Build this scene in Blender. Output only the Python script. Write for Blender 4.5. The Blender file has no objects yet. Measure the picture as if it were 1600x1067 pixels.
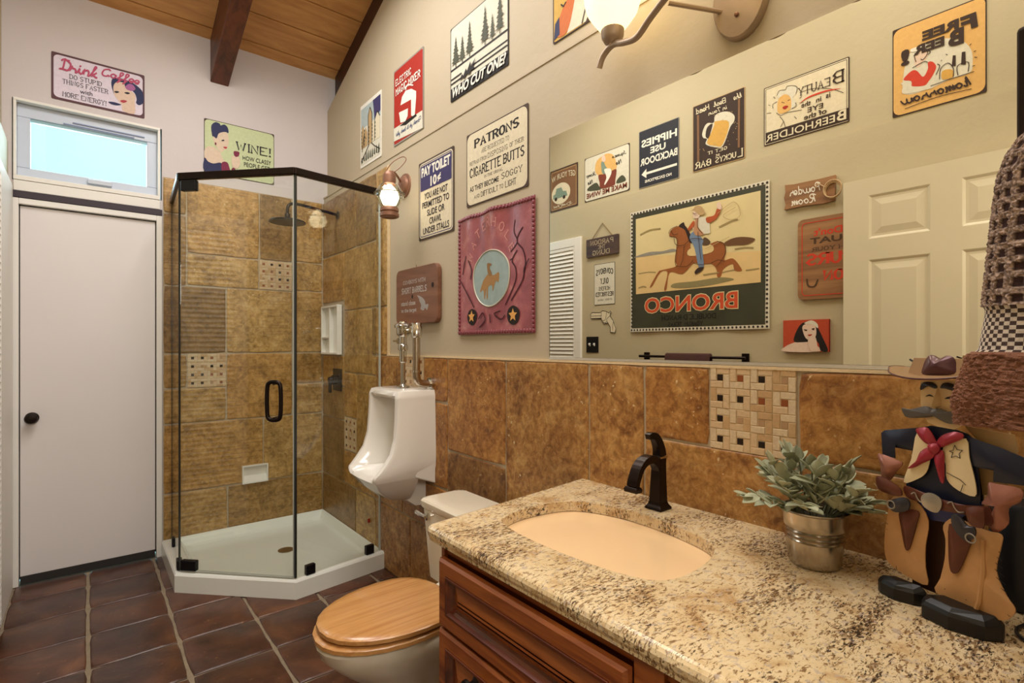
import bpy, bmesh, math, random
from mathutils import Matrix, Vector, noise as mnoise
random.seed(7)
SC = bpy.context.scene
COL = SC.collection
# ---------------------------------------------------------------- camera, world, light, exposure
cd = bpy.data.cameras.new('camera'); cam = bpy.data.objects.new('camera', cd); COL.objects.link(cam)
cd.sensor_width = 36.0; cd.lens = 36.0 * 818 / 1600; cd.shift_y = 5.5 / 1600; cd.clip_start = 0.02
cam.location = (0, 0, 1.28); cam.rotation_euler = (math.radians(90), 0, math.radians(-39.1))
SC.camera = cam
vs = SC.view_settings
vs.view_transform = 'Standard'; vs.look = 'None'; vs.gamma = 1.0; vs.use_curve_mapping = False
vs.exposure = 0.08
wd = bpy.data.worlds.new('sky'); SC.world = wd; wd.use_nodes = True
bg = wd.node_tree.nodes['Background']
bg.inputs[0].default_value = (0.50, 0.95, 1.0, 1); bg.inputs[1].default_value = 1.35
def lamp(name, kind, loc, power, color, size=0.1, size_y=None, rot=(0, 0, 0)):
    l = bpy.data.lights.new(name, kind); l.energy = power; l.color = color
    if kind == 'AREA':
        l.size = size
        if size_y: l.shape = 'RECTANGLE'; l.size_y = size_y
    else: l.shadow_soft_size = size
    o = bpy.data.objects.new(name, l); COL.objects.link(o); o.location = loc; o.rotation_euler = rot
    return o
lamp('ceiling_fill', 'AREA', (0.50, 0.80, 3.95), 48, (1.0, 0.965, 0.92), 1.3, 1.6, (math.radians(12), 0, 0))  # added fill for the whole room, no fixture hangs here
lamp('ceiling_fill_rear', 'AREA', (0.52, 2.40, 3.32), 26, (1.0, 0.97, 0.94), 0.7, 1.0, (math.radians(-6), 0, 0))  # second added fill, evens out the shower end, not a real fitting
lamp('hall_fill', 'AREA', (0.15, -0.75, 2.1), 22, (1.0, 0.94, 0.86), 0.7, 0.7, (math.radians(72), 0, math.radians(-14)))  # fill added behind the camera, shines in through the doorway, no hall lamp
lamp('window_daylight', 'AREA', (0.02, 3.99, 2.40), 5, (0.62, 0.85, 1.0), 0.5, 0.26, (math.radians(-78), 0, 0))

# ---------------------------------------------------------------- materials
def lin(h):
    h = h.lstrip('#'); r = []
    for i in (0, 2, 4):
        c = int(h[i:i+2], 16) / 255
        r.append(c / 12.92 if c <= 0.04045 else ((c + 0.055) / 1.055) ** 2.4)
    return (r[0], r[1], r[2], 1)
def newmat(name):
    m = bpy.data.materials.new(name); m.use_nodes = True
    nt = m.node_tree; return m, nt, nt.nodes['Principled BSDF']
def ramp(nt, stops, fac):
    n = nt.nodes.new('ShaderNodeValToRGB'); e = n.color_ramp.elements
    while len(e) < len(stops): e.new(0.5)
    for k, (p, c) in enumerate(stops):
        e[k].position = p; e[k].color = lin(c) if isinstance(c, str) else (c, c, c, 1)
    nt.links.new(fac, n.inputs[0]); return n
def noise(nt, co, scale, detail=4, rough=0.55, dist=0.0):
    n = nt.nodes.new('ShaderNodeTexNoise'); n.inputs['Scale'].default_value = scale; n.inputs['Detail'].default_value = detail
    n.inputs['Roughness'].default_value = rough; n.inputs['Distortion'].default_value = dist
    if co is not None: nt.links.new(co, n.inputs['Vector'])
    return n
def coords(nt, scale=(1, 1, 1), kind='world', rnd=0.0, rot=(0, 0, 0)):
    if kind == 'world': src = nt.nodes.new('ShaderNodeNewGeometry').outputs['Position']
    else: src = nt.nodes.new('ShaderNodeTexCoord').outputs['Object']
    mp = nt.nodes.new('ShaderNodeMapping'); mp.inputs['Scale'].default_value = scale; mp.inputs['Rotation'].default_value = rot
    nt.links.new(src, mp.inputs['Vector'])
    if rnd:
        oi = nt.nodes.new('ShaderNodeObjectInfo'); mu = nt.nodes.new('ShaderNodeMath'); mu.operation = 'MULTIPLY'
        mu.inputs[1].default_value = rnd; nt.links.new(oi.outputs['Random'], mu.inputs[0])
        nt.links.new(mu.outputs[0], mp.inputs['Location'])
    return mp.outputs[0]
def mix(nt, a, b, fac, mode='MIX'):
    n = nt.nodes.new('ShaderNodeMix'); n.data_type = 'RGBA'; n.blend_type = mode
    for s, v in ((n.inputs[0], fac), (n.inputs[6], a), (n.inputs[7], b)):
        if isinstance(v, (int, float)): s.default_value = v
        elif isinstance(v, tuple): s.default_value = v
        elif isinstance(v, str): s.default_value = lin(v)
        else: nt.links.new(v, s)
    return n.outputs[2]
def bump(nt, b, h, strength=0.2, dist=0.01):
    n = nt.nodes.new('ShaderNodeBump'); n.inputs['Strength'].default_value = strength; n.inputs['Distance'].default_value = dist
    nt.links.new(h, n.inputs['Height']); nt.links.new(n.outputs[0], b.inputs['Normal'])
CACHE = {}
def paint(hexc, rough=0.5, metal=0.0, var=0.12, scale=18, bmp=0.0, coat=0.0, kind='world', spec=0.5):
    key = (hexc, rough, metal, var, scale, bmp, coat, spec)
    if key in CACHE: return CACHE[key]
    m, nt, b = newmat('surface_' + hexc.strip('#'))
    c = lin(hexc); n = noise(nt, coords(nt, kind=kind), scale)
    lo = tuple(x * (1 - var) for x in c[:3]) + (1,); hi = tuple(min(1, x * (1 + var)) for x in c[:3]) + (1,)
    nt.links.new(mix(nt, lo, hi, n.outputs[0]), b.inputs['Base Color'])
    b.inputs['Roughness'].default_value = rough; b.inputs['Metallic'].default_value = metal
    b.inputs['Coat Weight'].default_value = coat; b.inputs['Coat Roughness'].default_value = 0.08
    b.inputs['Specular IOR Level'].default_value = spec
    if bmp: bump(nt, b, noise(nt, coords(nt, kind=kind), scale * 4).outputs[0], bmp, 0.004)
    CACHE[key] = m; return m
def ink(hexc): return paint(hexc, 0.62, 0.0, 0.14, 60, spec=0.25)
def emit(name, hexc, strength, base='#ffffff'):
    m, nt, b = newmat(name); b.inputs['Base Color'].default_value = lin(base); b.inputs['Roughness'].default_value = 0.3
    b.inputs['Emission Color'].default_value = lin(hexc); b.inputs['Emission Strength'].default_value = strength; return m
def plaster(name, hexc, hex2):
    m, nt, b = newmat(name); co = coords(nt)
    n = noise(nt, co, 2.2, 3); nt.links.new(mix(nt, hexc, hex2, n.outputs[0]), b.inputs['Base Color'])
    b.inputs['Roughness'].default_value = 0.62
    bump(nt, b, noise(nt, co, 26, 6, 0.6, 0.4).outputs[0], 0.10, 0.012); return m
def travertine(name, dark, mid, gold, pale, lines=0.0, gloss=0.42):
    m, nt, b = newmat(name); co = coords(nt, (1, 1, 1), 'world', 9.0)
    n1 = noise(nt, co, 6.5, 10, 0.68, 0.9); n2 = noise(nt, co, 38, 8, 0.7, 0.5)
    base = ramp(nt, [(0.34, dark), (0.46, mid), (0.56, gold), (0.70, pale)], n1.outputs[0])
    f2 = ramp(nt, [(0.40, dark), (0.53, gold), (0.64, pale)], n2.outputs[0])
    c = mix(nt, base.outputs[0], f2.outputs[0], 0.45)
    pits = noise(nt, co, 70, 3, 0.5); pr = ramp(nt, [(0.66, 0.0), (0.70, 1.0)], pits.outputs[0])
    msk = ramp(nt, [(0.50, 0.0), (0.60, 1.0)], noise(nt, co, 7, 2).outputs[0])
    pm = nt.nodes.new('ShaderNodeMath'); pm.operation = 'MULTIPLY'; nt.links.new(pr.outputs[0], pm.inputs[0]); nt.links.new(msk.outputs[0], pm.inputs[1])
    c = mix(nt, c, '#e2cda4', pm.outputs[0])
    if lines:
        ln = noise(nt, coords(nt, (2.0, 2.0, 46), 'world', 5.0), 1.6, 4, 0.6, 0.5)
        lr = ramp(nt, [(0.36, 1.0), (0.44, 0.0)], ln.outputs[0])
        lm = nt.nodes.new('ShaderNodeMath'); lm.operation = 'MULTIPLY'; lm.inputs[1].default_value = lines; nt.links.new(lr.outputs[0], lm.inputs[0])
        c = mix(nt, c, dark, lm.outputs[0])
    oi = nt.nodes.new('ShaderNodeObjectInfo')
    tone = ramp(nt, [(0.0, '#9d9080'), (0.35, '#e8e0d4'), (0.7, '#ffffff'), (1.0, '#f3dcb8')], oi.outputs['Random'])
    nt.links.new(mix(nt, c, tone.outputs[0], 0.75, 'MULTIPLY'), b.inputs['Base Color'])
    b.inputs['Roughness'].default_value = gloss
    bump(nt, b, n2.outputs[0], 0.35, 0.006); return m
def wood(name, dark, light, axis=(1, 14, 14), scale=3.0, rough=0.35, coat=0.3, kind='object', rnd=3.0):
    m, nt, b = newmat(name); co = coords(nt, axis, kind, rnd)
    n1 = noise(nt, co, scale, 6, 0.6, 0.9); n2 = noise(nt, co, scale * 7, 3, 0.5)
    r = ramp(nt, [(0.32, dark), (0.62, light)], n1.outputs[0])
    nt.links.new(mix(nt, r.outputs[0], dark, mix(nt, (0, 0, 0, 1), (0.45, 0.45, 0.45, 1), n2.outputs[0])), b.inputs['Base Color'])
    b.inputs['Roughness'].default_value = rough; b.inputs['Coat Weight'].default_value = coat; b.inputs['Coat Roughness'].default_value = 0.15
    bump(nt, b, n1.outputs[0], 0.05, 0.004); return m
WALL_R = plaster('plaster_warm', '#bcae95', '#b3a58b')
WALL_B = plaster('plaster_cool', '#d3cbca', '#cbc3c4')
WALL_L = plaster('plaster_opposite', '#bdb193', '#b5a98a')
FLOORG = paint('#8c7c66', 0.9, var=0.35, scale=30, bmp=0.3)
TRIM = paint('#e9e6df', 0.45, var=0.03, scale=6)
DOORE = paint('#cdc3a8', 0.45, var=0.03, scale=3)
DOORP = paint('#e0dad8', 0.42, var=0.03, scale=3)
TILE_R = travertine('travertine_rust', '#623c1c', '#976532', '#b38447', '#d3ae72')
TILE_S = travertine('travertine_ribbed', '#77572c', '#a58246', '#c59d5c', '#d8bd8b', 0.42, 0.36)
GROUT = paint('#b3a38a', 0.9, var=0.15, scale=60, bmp=0.3)
BRONZE = paint('#241a15', 0.36, 0.75, 0.25, 40)
BLACKM = paint('#17161a', 0.38, 0.5, 0.2, 40)
CHROME = paint('#d6d3cc', 0.10, 1.0, 0.03, 20)
STEEL = paint('#b9ab98', 0.26, 1.0, 0.10, 30)
COPPER = paint('#8d6652', 0.45, 0.45, 0.2, 40)
NICKEL = paint('#a38f7b', 0.42, 0.5, 0.12, 30)
CERAMIC = paint('#eeeae2', 0.10, 0.0, 0.02, 5, coat=0.4)
BONE = paint('#e6dcc6', 0.12, 0.0, 0.02, 5, coat=0.4)
BISCUIT = paint('#eecb9d', 0.14, 0.0, 0.02, 5, coat=0.3)
ACRYL = paint('#eef0e8', 0.2, 0.0, 0.02, 5)
def m_floor():
    m, nt, b = newmat('saltillo'); co = coords(nt, (1, 1, 1), 'world', 7.0)
    n1 = noise(nt, co, 5, 6, 0.6, 0.5); n2 = noise(nt, co, 46, 4, 0.6)
    r = ramp(nt, [(0.30, '#3d2a22'), (0.52, '#5d3f31'), (0.72, '#7d583f')], n1.outputs[0])
    sp = ramp(nt, [(0.66, 0.0), (0.71, 0.8)], n2.outputs[0])
    c = mix(nt, r.outputs[0], '#9b7a5c', sp.outputs[0])
    tone = ramp(nt, [(0.0, '#b09a90'), (1.0, '#ffe9d8')], nt.nodes.new('ShaderNodeObjectInfo').outputs['Random'])
    nt.links.new(mix(nt, c, tone.outputs[0], 0.8, 'MULTIPLY'), b.inputs['Base Color'])
    b.inputs['Roughness'].default_value = 0.34; bump(nt, b, n1.outputs[0], 0.3, 0.012); return m
FLOORT = m_floor()
def m_granite():
    m, nt, b = newmat('granite'); co = coords(nt, (1, 1, 1), 'world', 0, (0, 0, 0.5)); cs = coords(nt, (1.0, 2.6, 1.4), 'world', 0, (0, 0, 0.55))
    big = noise(nt, cs, 4.5, 3, 0.5, 0.8); n1 = noise(nt, cs, 60, 6, 0.68, 0.6); n2 = noise(nt, cs, 85, 5, 0.66, 0.6); n3 = noise(nt, co, 14, 5, 0.65, 0.5)
    def both(n, k):
        q = nt.nodes.new('ShaderNodeMath'); q.operation = 'MULTIPLY_ADD'; q.inputs[1].default_value = k; nt.links.new(big.outputs[0], q.inputs[0]); nt.links.new(n.outputs[0], q.inputs[2]); return q.outputs[0]
    c = ramp(nt, [(0.30, '#b99566'), (0.45, '#d6bd92'), (0.60, '#dfcaa3'), (0.74, '#c0975f')], n3.outputs[0]).outputs[0]
    c = mix(nt, c, '#a98a63', ramp(nt, [(0.53, 0.0), (0.62, 0.75)], n1.outputs[0]).outputs[0])
    c = mix(nt, c, '#7c5c3b', ramp(nt, [(0.745, 0.0), (0.81, 0.85)], both(n1, 0.42)).outputs[0])
    c = mix(nt, c, '#b5a596', ramp(nt, [(0.58, 0.0), (0.64, 0.7)], noise(nt, co, 75, 3, 0.6).outputs[0]).outputs[0])
    c = mix(nt, c, '#35271f', ramp(nt, [(0.795, 0.0), (0.84, 0.95)], both(n2, 0.42)).outputs[0])
    nt.links.new(c, b.inputs['Base Color']); b.inputs['Roughness'].default_value = 0.15
    return m
GRANITE = m_granite()
CHERRY = wood('cherry_wood', '#6b2f12', '#b0652f', (14, 1.2, 14), 2.4, 0.3, 0.5)
CHERRY_D = wood('cherry_glaze', '#3a150a', '#6f3316', (14, 1.2, 14), 2.4, 0.3, 0.5)
BAMBOO = wood('bamboo', '#b97f45', '#d7a263', (1.0, 26, 26), 2.2, 0.3, 0.5)
PLANK = wood('plank_ceiling', '#b9834b', '#dba668', (1.2, 7, 7), 2.2, 0.55, 0.0, 'world', 4.0)
BEAMW = wood('beam_wood', '#3b1a0c', '#713b1f', (9, 1, 9), 2.0, 0.5, 0.1, 'world')
RAKEW = wood('rake_wood', '#2a120a', '#4b2416', (9, 1, 9), 2.0, 0.5, 0.1, 'world')
PLAQUEW = wood('plaque_wood', '#6a432f', '#875b43', (1, 9, 9), 2.0, 0.5, 0.1)
DRIFT = wood('sign_wood', '#7a5232', '#a97c50', (1, 9, 9), 2.0, 0.55, 0.1)
DARKW = wood('dark_sign_wood', '#33222a', '#5b4436', (1, 9, 9), 2.0, 0.55, 0.0)
def m_mirror():
    m, nt, b = newmat('mirror_silver'); nt.nodes.remove(b)
    g = nt.nodes.new('ShaderNodeBsdfGlossy'); g.inputs['Roughness'].default_value = 0.0
    n = noise(nt, coords(nt), 3); nt.links.new(mix(nt, (0.88, 0.86, 0.76, 1), (0.90, 0.88, 0.78, 1), n.outputs[0]), g.inputs['Color'])
    nt.links.new(g.outputs[0], nt.nodes['Material Output'].inputs[0]); return m
MIRROR = m_mirror()
def m_glass(name, tint, ior=1.5, refl=1.0):
    m, nt, b = newmat(name); nt.nodes.remove(b)
    t = nt.nodes.new('ShaderNodeBsdfTransparent'); g = nt.nodes.new('ShaderNodeBsdfGlossy'); f = nt.nodes.new('ShaderNodeLayerWeight'); x = nt.nodes.new('ShaderNodeMixShader')
    n = noise(nt, coords(nt), 2); nt.links.new(mix(nt, tint, tuple(min(1, v * 1.01) for v in tint[:3]) + (1,), n.outputs[0]), t.inputs[0])
    g.inputs['Roughness'].default_value = 0.0; g.inputs[0].default_value = (refl, refl, refl, 1); pw = nt.nodes.new('ShaderNodeMath'); pw.operation = 'POWER'; pw.inputs[1].default_value = 5.0; nt.links.new(f.outputs['Facing'], pw.inputs[0])
    ma = nt.nodes.new('ShaderNodeMath'); ma.operation = 'MULTIPLY_ADD'; ma.inputs[1].default_value = 0.95; ma.inputs[2].default_value = 0.042; nt.links.new(pw.outputs[0], ma.inputs[0])
    nt.links.new(ma.outputs[0], x.inputs[0]); nt.links.new(t.outputs[0], x.inputs[1]); nt.links.new(g.outputs[0], x.inputs[2])
    nt.links.new(x.outputs[0], nt.nodes['Material Output'].inputs[0]); return m
GLASS = m_glass('clear_glass', (0.965, 0.985, 0.97, 1)); LAMPGLASS = m_glass('lamp_glass', (0.97, 0.97, 0.94, 1))
def m_leather():
    m, nt, b = newmat('banner_leather'); co = coords(nt)
    n1 = noise(nt, co, 9, 5, 0.6, 0.4); r = ramp(nt, [(0.32, '#7f3a43'), (0.55, '#9f5158'), (0.75, '#bd807b')], n1.outputs[0])
    nt.links.new(r.outputs[0], b.inputs['Base Color']); b.inputs['Roughness'].default_value = 0.27; b.inputs['Coat Weight'].default_value = 0.6; b.inputs['Coat Roughness'].default_value = 0.3; bump(nt, b, noise(nt, co, 120, 3).outputs[0], 0.12, 0.002); return m
LEATHER = m_leather()
def m_leaf(name, a, c):
    m, nt, b = newmat(name); n = noise(nt, coords(nt, kind='object', rnd=3.0), 40, 3)
    oi = nt.nodes.new('ShaderNodeObjectInfo'); t = mix(nt, a, c, oi.outputs['Random'])
    nt.links.new(mix(nt, t, '#d5d8bd', mix(nt, (0, 0, 0, 1), (0.4, 0.4, 0.4, 1), n.outputs[0])), b.inputs['Base Color']); b.inputs['Roughness'].default_value = 0.7
    return m
LEAF = m_leaf('sage_leaf', '#6a6f52', '#a9ab8a')

# ---------------------------------------------------------------- mesh helpers
class MB:
    def __init__(s): s.v = []; s.f = []; s.m = []; s.uv = None
    def add(s, v, f, mi=0):
        k = len(s.v); s.v += [tuple(p) for p in v]; s.f += [tuple(i + k for i in q) for q in f]; s.m += [mi] * len(f); return s
    def box(s, x0, x1, y0, y1, z0, z1, mi=0):
        return s.add([(x0, y0, z0), (x1, y0, z0), (x1, y1, z0), (x0, y1, z0), (x0, y0, z1), (x1, y0, z1), (x1, y1, z1), (x0, y1, z1)],
                     [(0, 3, 2, 1), (4, 5, 6, 7), (0, 1, 5, 4), (1, 2, 6, 5), (2, 3, 7, 6), (3, 0, 4, 7)], mi)
    def loft(s, rings, caps=True, closed=True, mi=0):
        n = len(rings[0]); v = [p for r in rings for p in r]; f = []
        for a in range(len(rings) - 1):
            for i in range(n if closed else n - 1):
                j = (i + 1) % n; f.append((a * n + i, a * n + j, (a + 1) * n + j, (a + 1) * n + i))
        if caps: f.append(tuple(reversed(range(n)))); f.append(tuple((len(rings) - 1) * n + i for i in range(n)))
        return s.add(v, f, mi)
    def lathe(s, prof, c=(0, 0, 0), n=24, axis='z', mi=0, caps=True):
        rings = []
        for r, h in prof:
            ring = []
            for i in range(n):
                a = 2 * math.pi * i / n; x, y = r * math.cos(a), r * math.sin(a)
                p = (x, y, h) if axis == 'z' else ((h, x, y) if axis == 'x' else (x, h, y))
                ring.append((p[0] + c[0], p[1] + c[1], p[2] + c[2]))
            rings.append(ring)
        return s.loft(rings, caps, True, mi)
    def tube(s, pts, r, n=10, closed=False, mi=0):
        pts = [Vector(p) for p in pts]; k = len(pts); rs = r if isinstance(r, (list, tuple)) else [r] * k; rings = []; u = None
        for i, p in enumerate(pts):
            if closed: t = (pts[(i + 1) % k] - pts[i - 1]).normalized()
            else: t = (pts[min(i + 1, k - 1)] - pts[max(i - 1, 0)]).normalized()
            if u is None:
                u = t.orthogonal().normalized()
            else:
                u = (u - t * u.dot(t)).normalized()
            w = t.cross(u)
            rings.append([p + (u * math.cos(2 * math.pi * j / n) + w * math.sin(2 * math.pi * j / n)) * rs[i] for j in range(n)])
        if closed: rings.append(rings[0])
        return s.loft(rings, not closed, True, mi)
    def prism(s, poly, z0, z1, mi=0):   # poly in local xy
        return s.loft([[(x, y, z0) for x, y in poly], [(x, y, z1) for x, y in poly]], True, True, mi)
    def flat(s, poly, z=0, mi=0): return s.add([(x, y, z) for x, y in poly], [tuple(range(len(poly)))], mi)
    def sphere(s, c, r, n=12, m=8, sc=(1, 1, 1), mi=0):
        rings = []
        for a in range(1, m):
            t = math.pi * a / m
            rings.append([(c[0] + sc[0] * r * math.sin(t) * math.cos(2 * math.pi * i / n), c[1] + sc[1] * r * math.sin(t) * math.sin(2 * math.pi * i / n), c[2] + sc[2] * r * math.cos(t)) for i in range(n)])
        rings.reverse(); return s.loft(rings, True, True, mi)
    def mesh(s, name, mats, smooth=False):
        me = bpy.data.meshes.new(name); me.from_pydata(s.v, [], s.f); mats = mats if isinstance(mats, (list, tuple)) else [mats]
        for q in mats: me.materials.append(q)
        if len(mats) > 1: me.polygons.foreach_set('material_index', s.m)
        if smooth: me.polygons.foreach_set('use_smooth', [True] * len(me.polygons))
        me.update(); return me
    def obj(s, name, mats, parent=None, smooth=False, mw=None, bevel=0, sub=0, fix=True, seg=2):
        me = s.mesh(name, mats, smooth)
        if fix:
            b = bmesh.new(); b.from_mesh(me); bmesh.ops.recalc_face_normals(b, faces=b.faces); b.to_mesh(me); b.free()
        o = bpy.data.objects.new(name, me); COL.objects.link(o)
        if parent: o.parent = parent
        if mw is not None: o.matrix_basis = mw
        if bevel:
            q = o.modifiers.new('bevel', 'BEVEL'); q.width = bevel; q.segments = seg; q.limit_method = 'ANGLE'; q.angle_limit = math.radians(35)
        if sub:
            q = o.modifiers.new('sub', 'SUBSURF'); q.levels = sub; q.render_levels = sub
        if smooth and (bevel or not sub): me.set_sharp_from_angle(angle=math.radians(38)) if hasattr(me, 'set_sharp_from_angle') else None
        return o
def thing(name, label, cat, loc=(0, 0, 0), group=None, mw=None):
    o = bpy.data.objects.new(name, None); COL.objects.link(o); o.empty_display_size = 0.05
    if mw is not None: o.matrix_basis = mw
    else: o.location = loc
    return tag(o, label, cat, group)
def tag(o, label=None, cat=None, group=None, kind=None):
    if label: o['label'] = label
    if cat: o['category'] = cat
    if group: o['group'] = group
    if kind: o['kind'] = kind
    return o
def struct(o, label=None): o['kind'] = 'structure'; return o
def frame(side, a, z, off=0.0):       # local x = reading right, y = up, z = out of the wall
    R = {'right': ((0, -1, 0), (0, 0, 1), (-1, 0, 0)), 'left': ((0, 1, 0), (0, 0, 1), (1, 0, 0)), 'back': ((1, 0, 0), (0, 0, 1), (0, -1, 0))}[side]
    P = {'right': (WX - off, a, z), 'left': (LX + off, a, z), 'back': (a, DY - off, z)}[side]
    M = Matrix.Identity(4)
    for c in range(3):
        for r in range(3): M[r][c] = R[c][r]
        M[c][3] = P[c]
    return M
WX, LX, DY, LEDGE = 1.335, -0.32, 3.803, 2.345
UP = 0.025                             # the upper walls stand back from the lower ones by this much
def spline(pts, closed=True, k=5):
    n = len(pts); out = []
    for i in range(n if closed else n - 1):
        p0, p1, p2, p3 = (pts[(i - 1) % n], pts[i], pts[(i + 1) % n], pts[(i + 2) % n]) if closed else (pts[max(i - 1, 0)], pts[i], pts[i + 1], pts[min(i + 2, n - 1)])
        for j in range(k):
            t = j / k
            out.append(tuple(0.5 * (2 * b + (c - a) * t + (2 * a - 5 * b + 4 * c - d) * t * t + (3 * b - a - 3 * c + d) * t ** 3) for a, b, c, d in zip(p0, p1, p2, p3)))
    if not closed: out.append(pts[-1])
    return out
def rrect(x0, x1, y0, y1, r, k=5):
    o = []
    for cx, cy, a0 in ((x1 - r, y1 - r, 0), (x0 + r, y1 - r, 90), (x0 + r, y0 + r, 180), (x1 - r, y0 + r, 270)):
        for i in range(k + 1):
            a = math.radians(a0 + 90 * i / k); o.append((cx + r * math.cos(a), cy + r * math.sin(a)))
    return o
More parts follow.
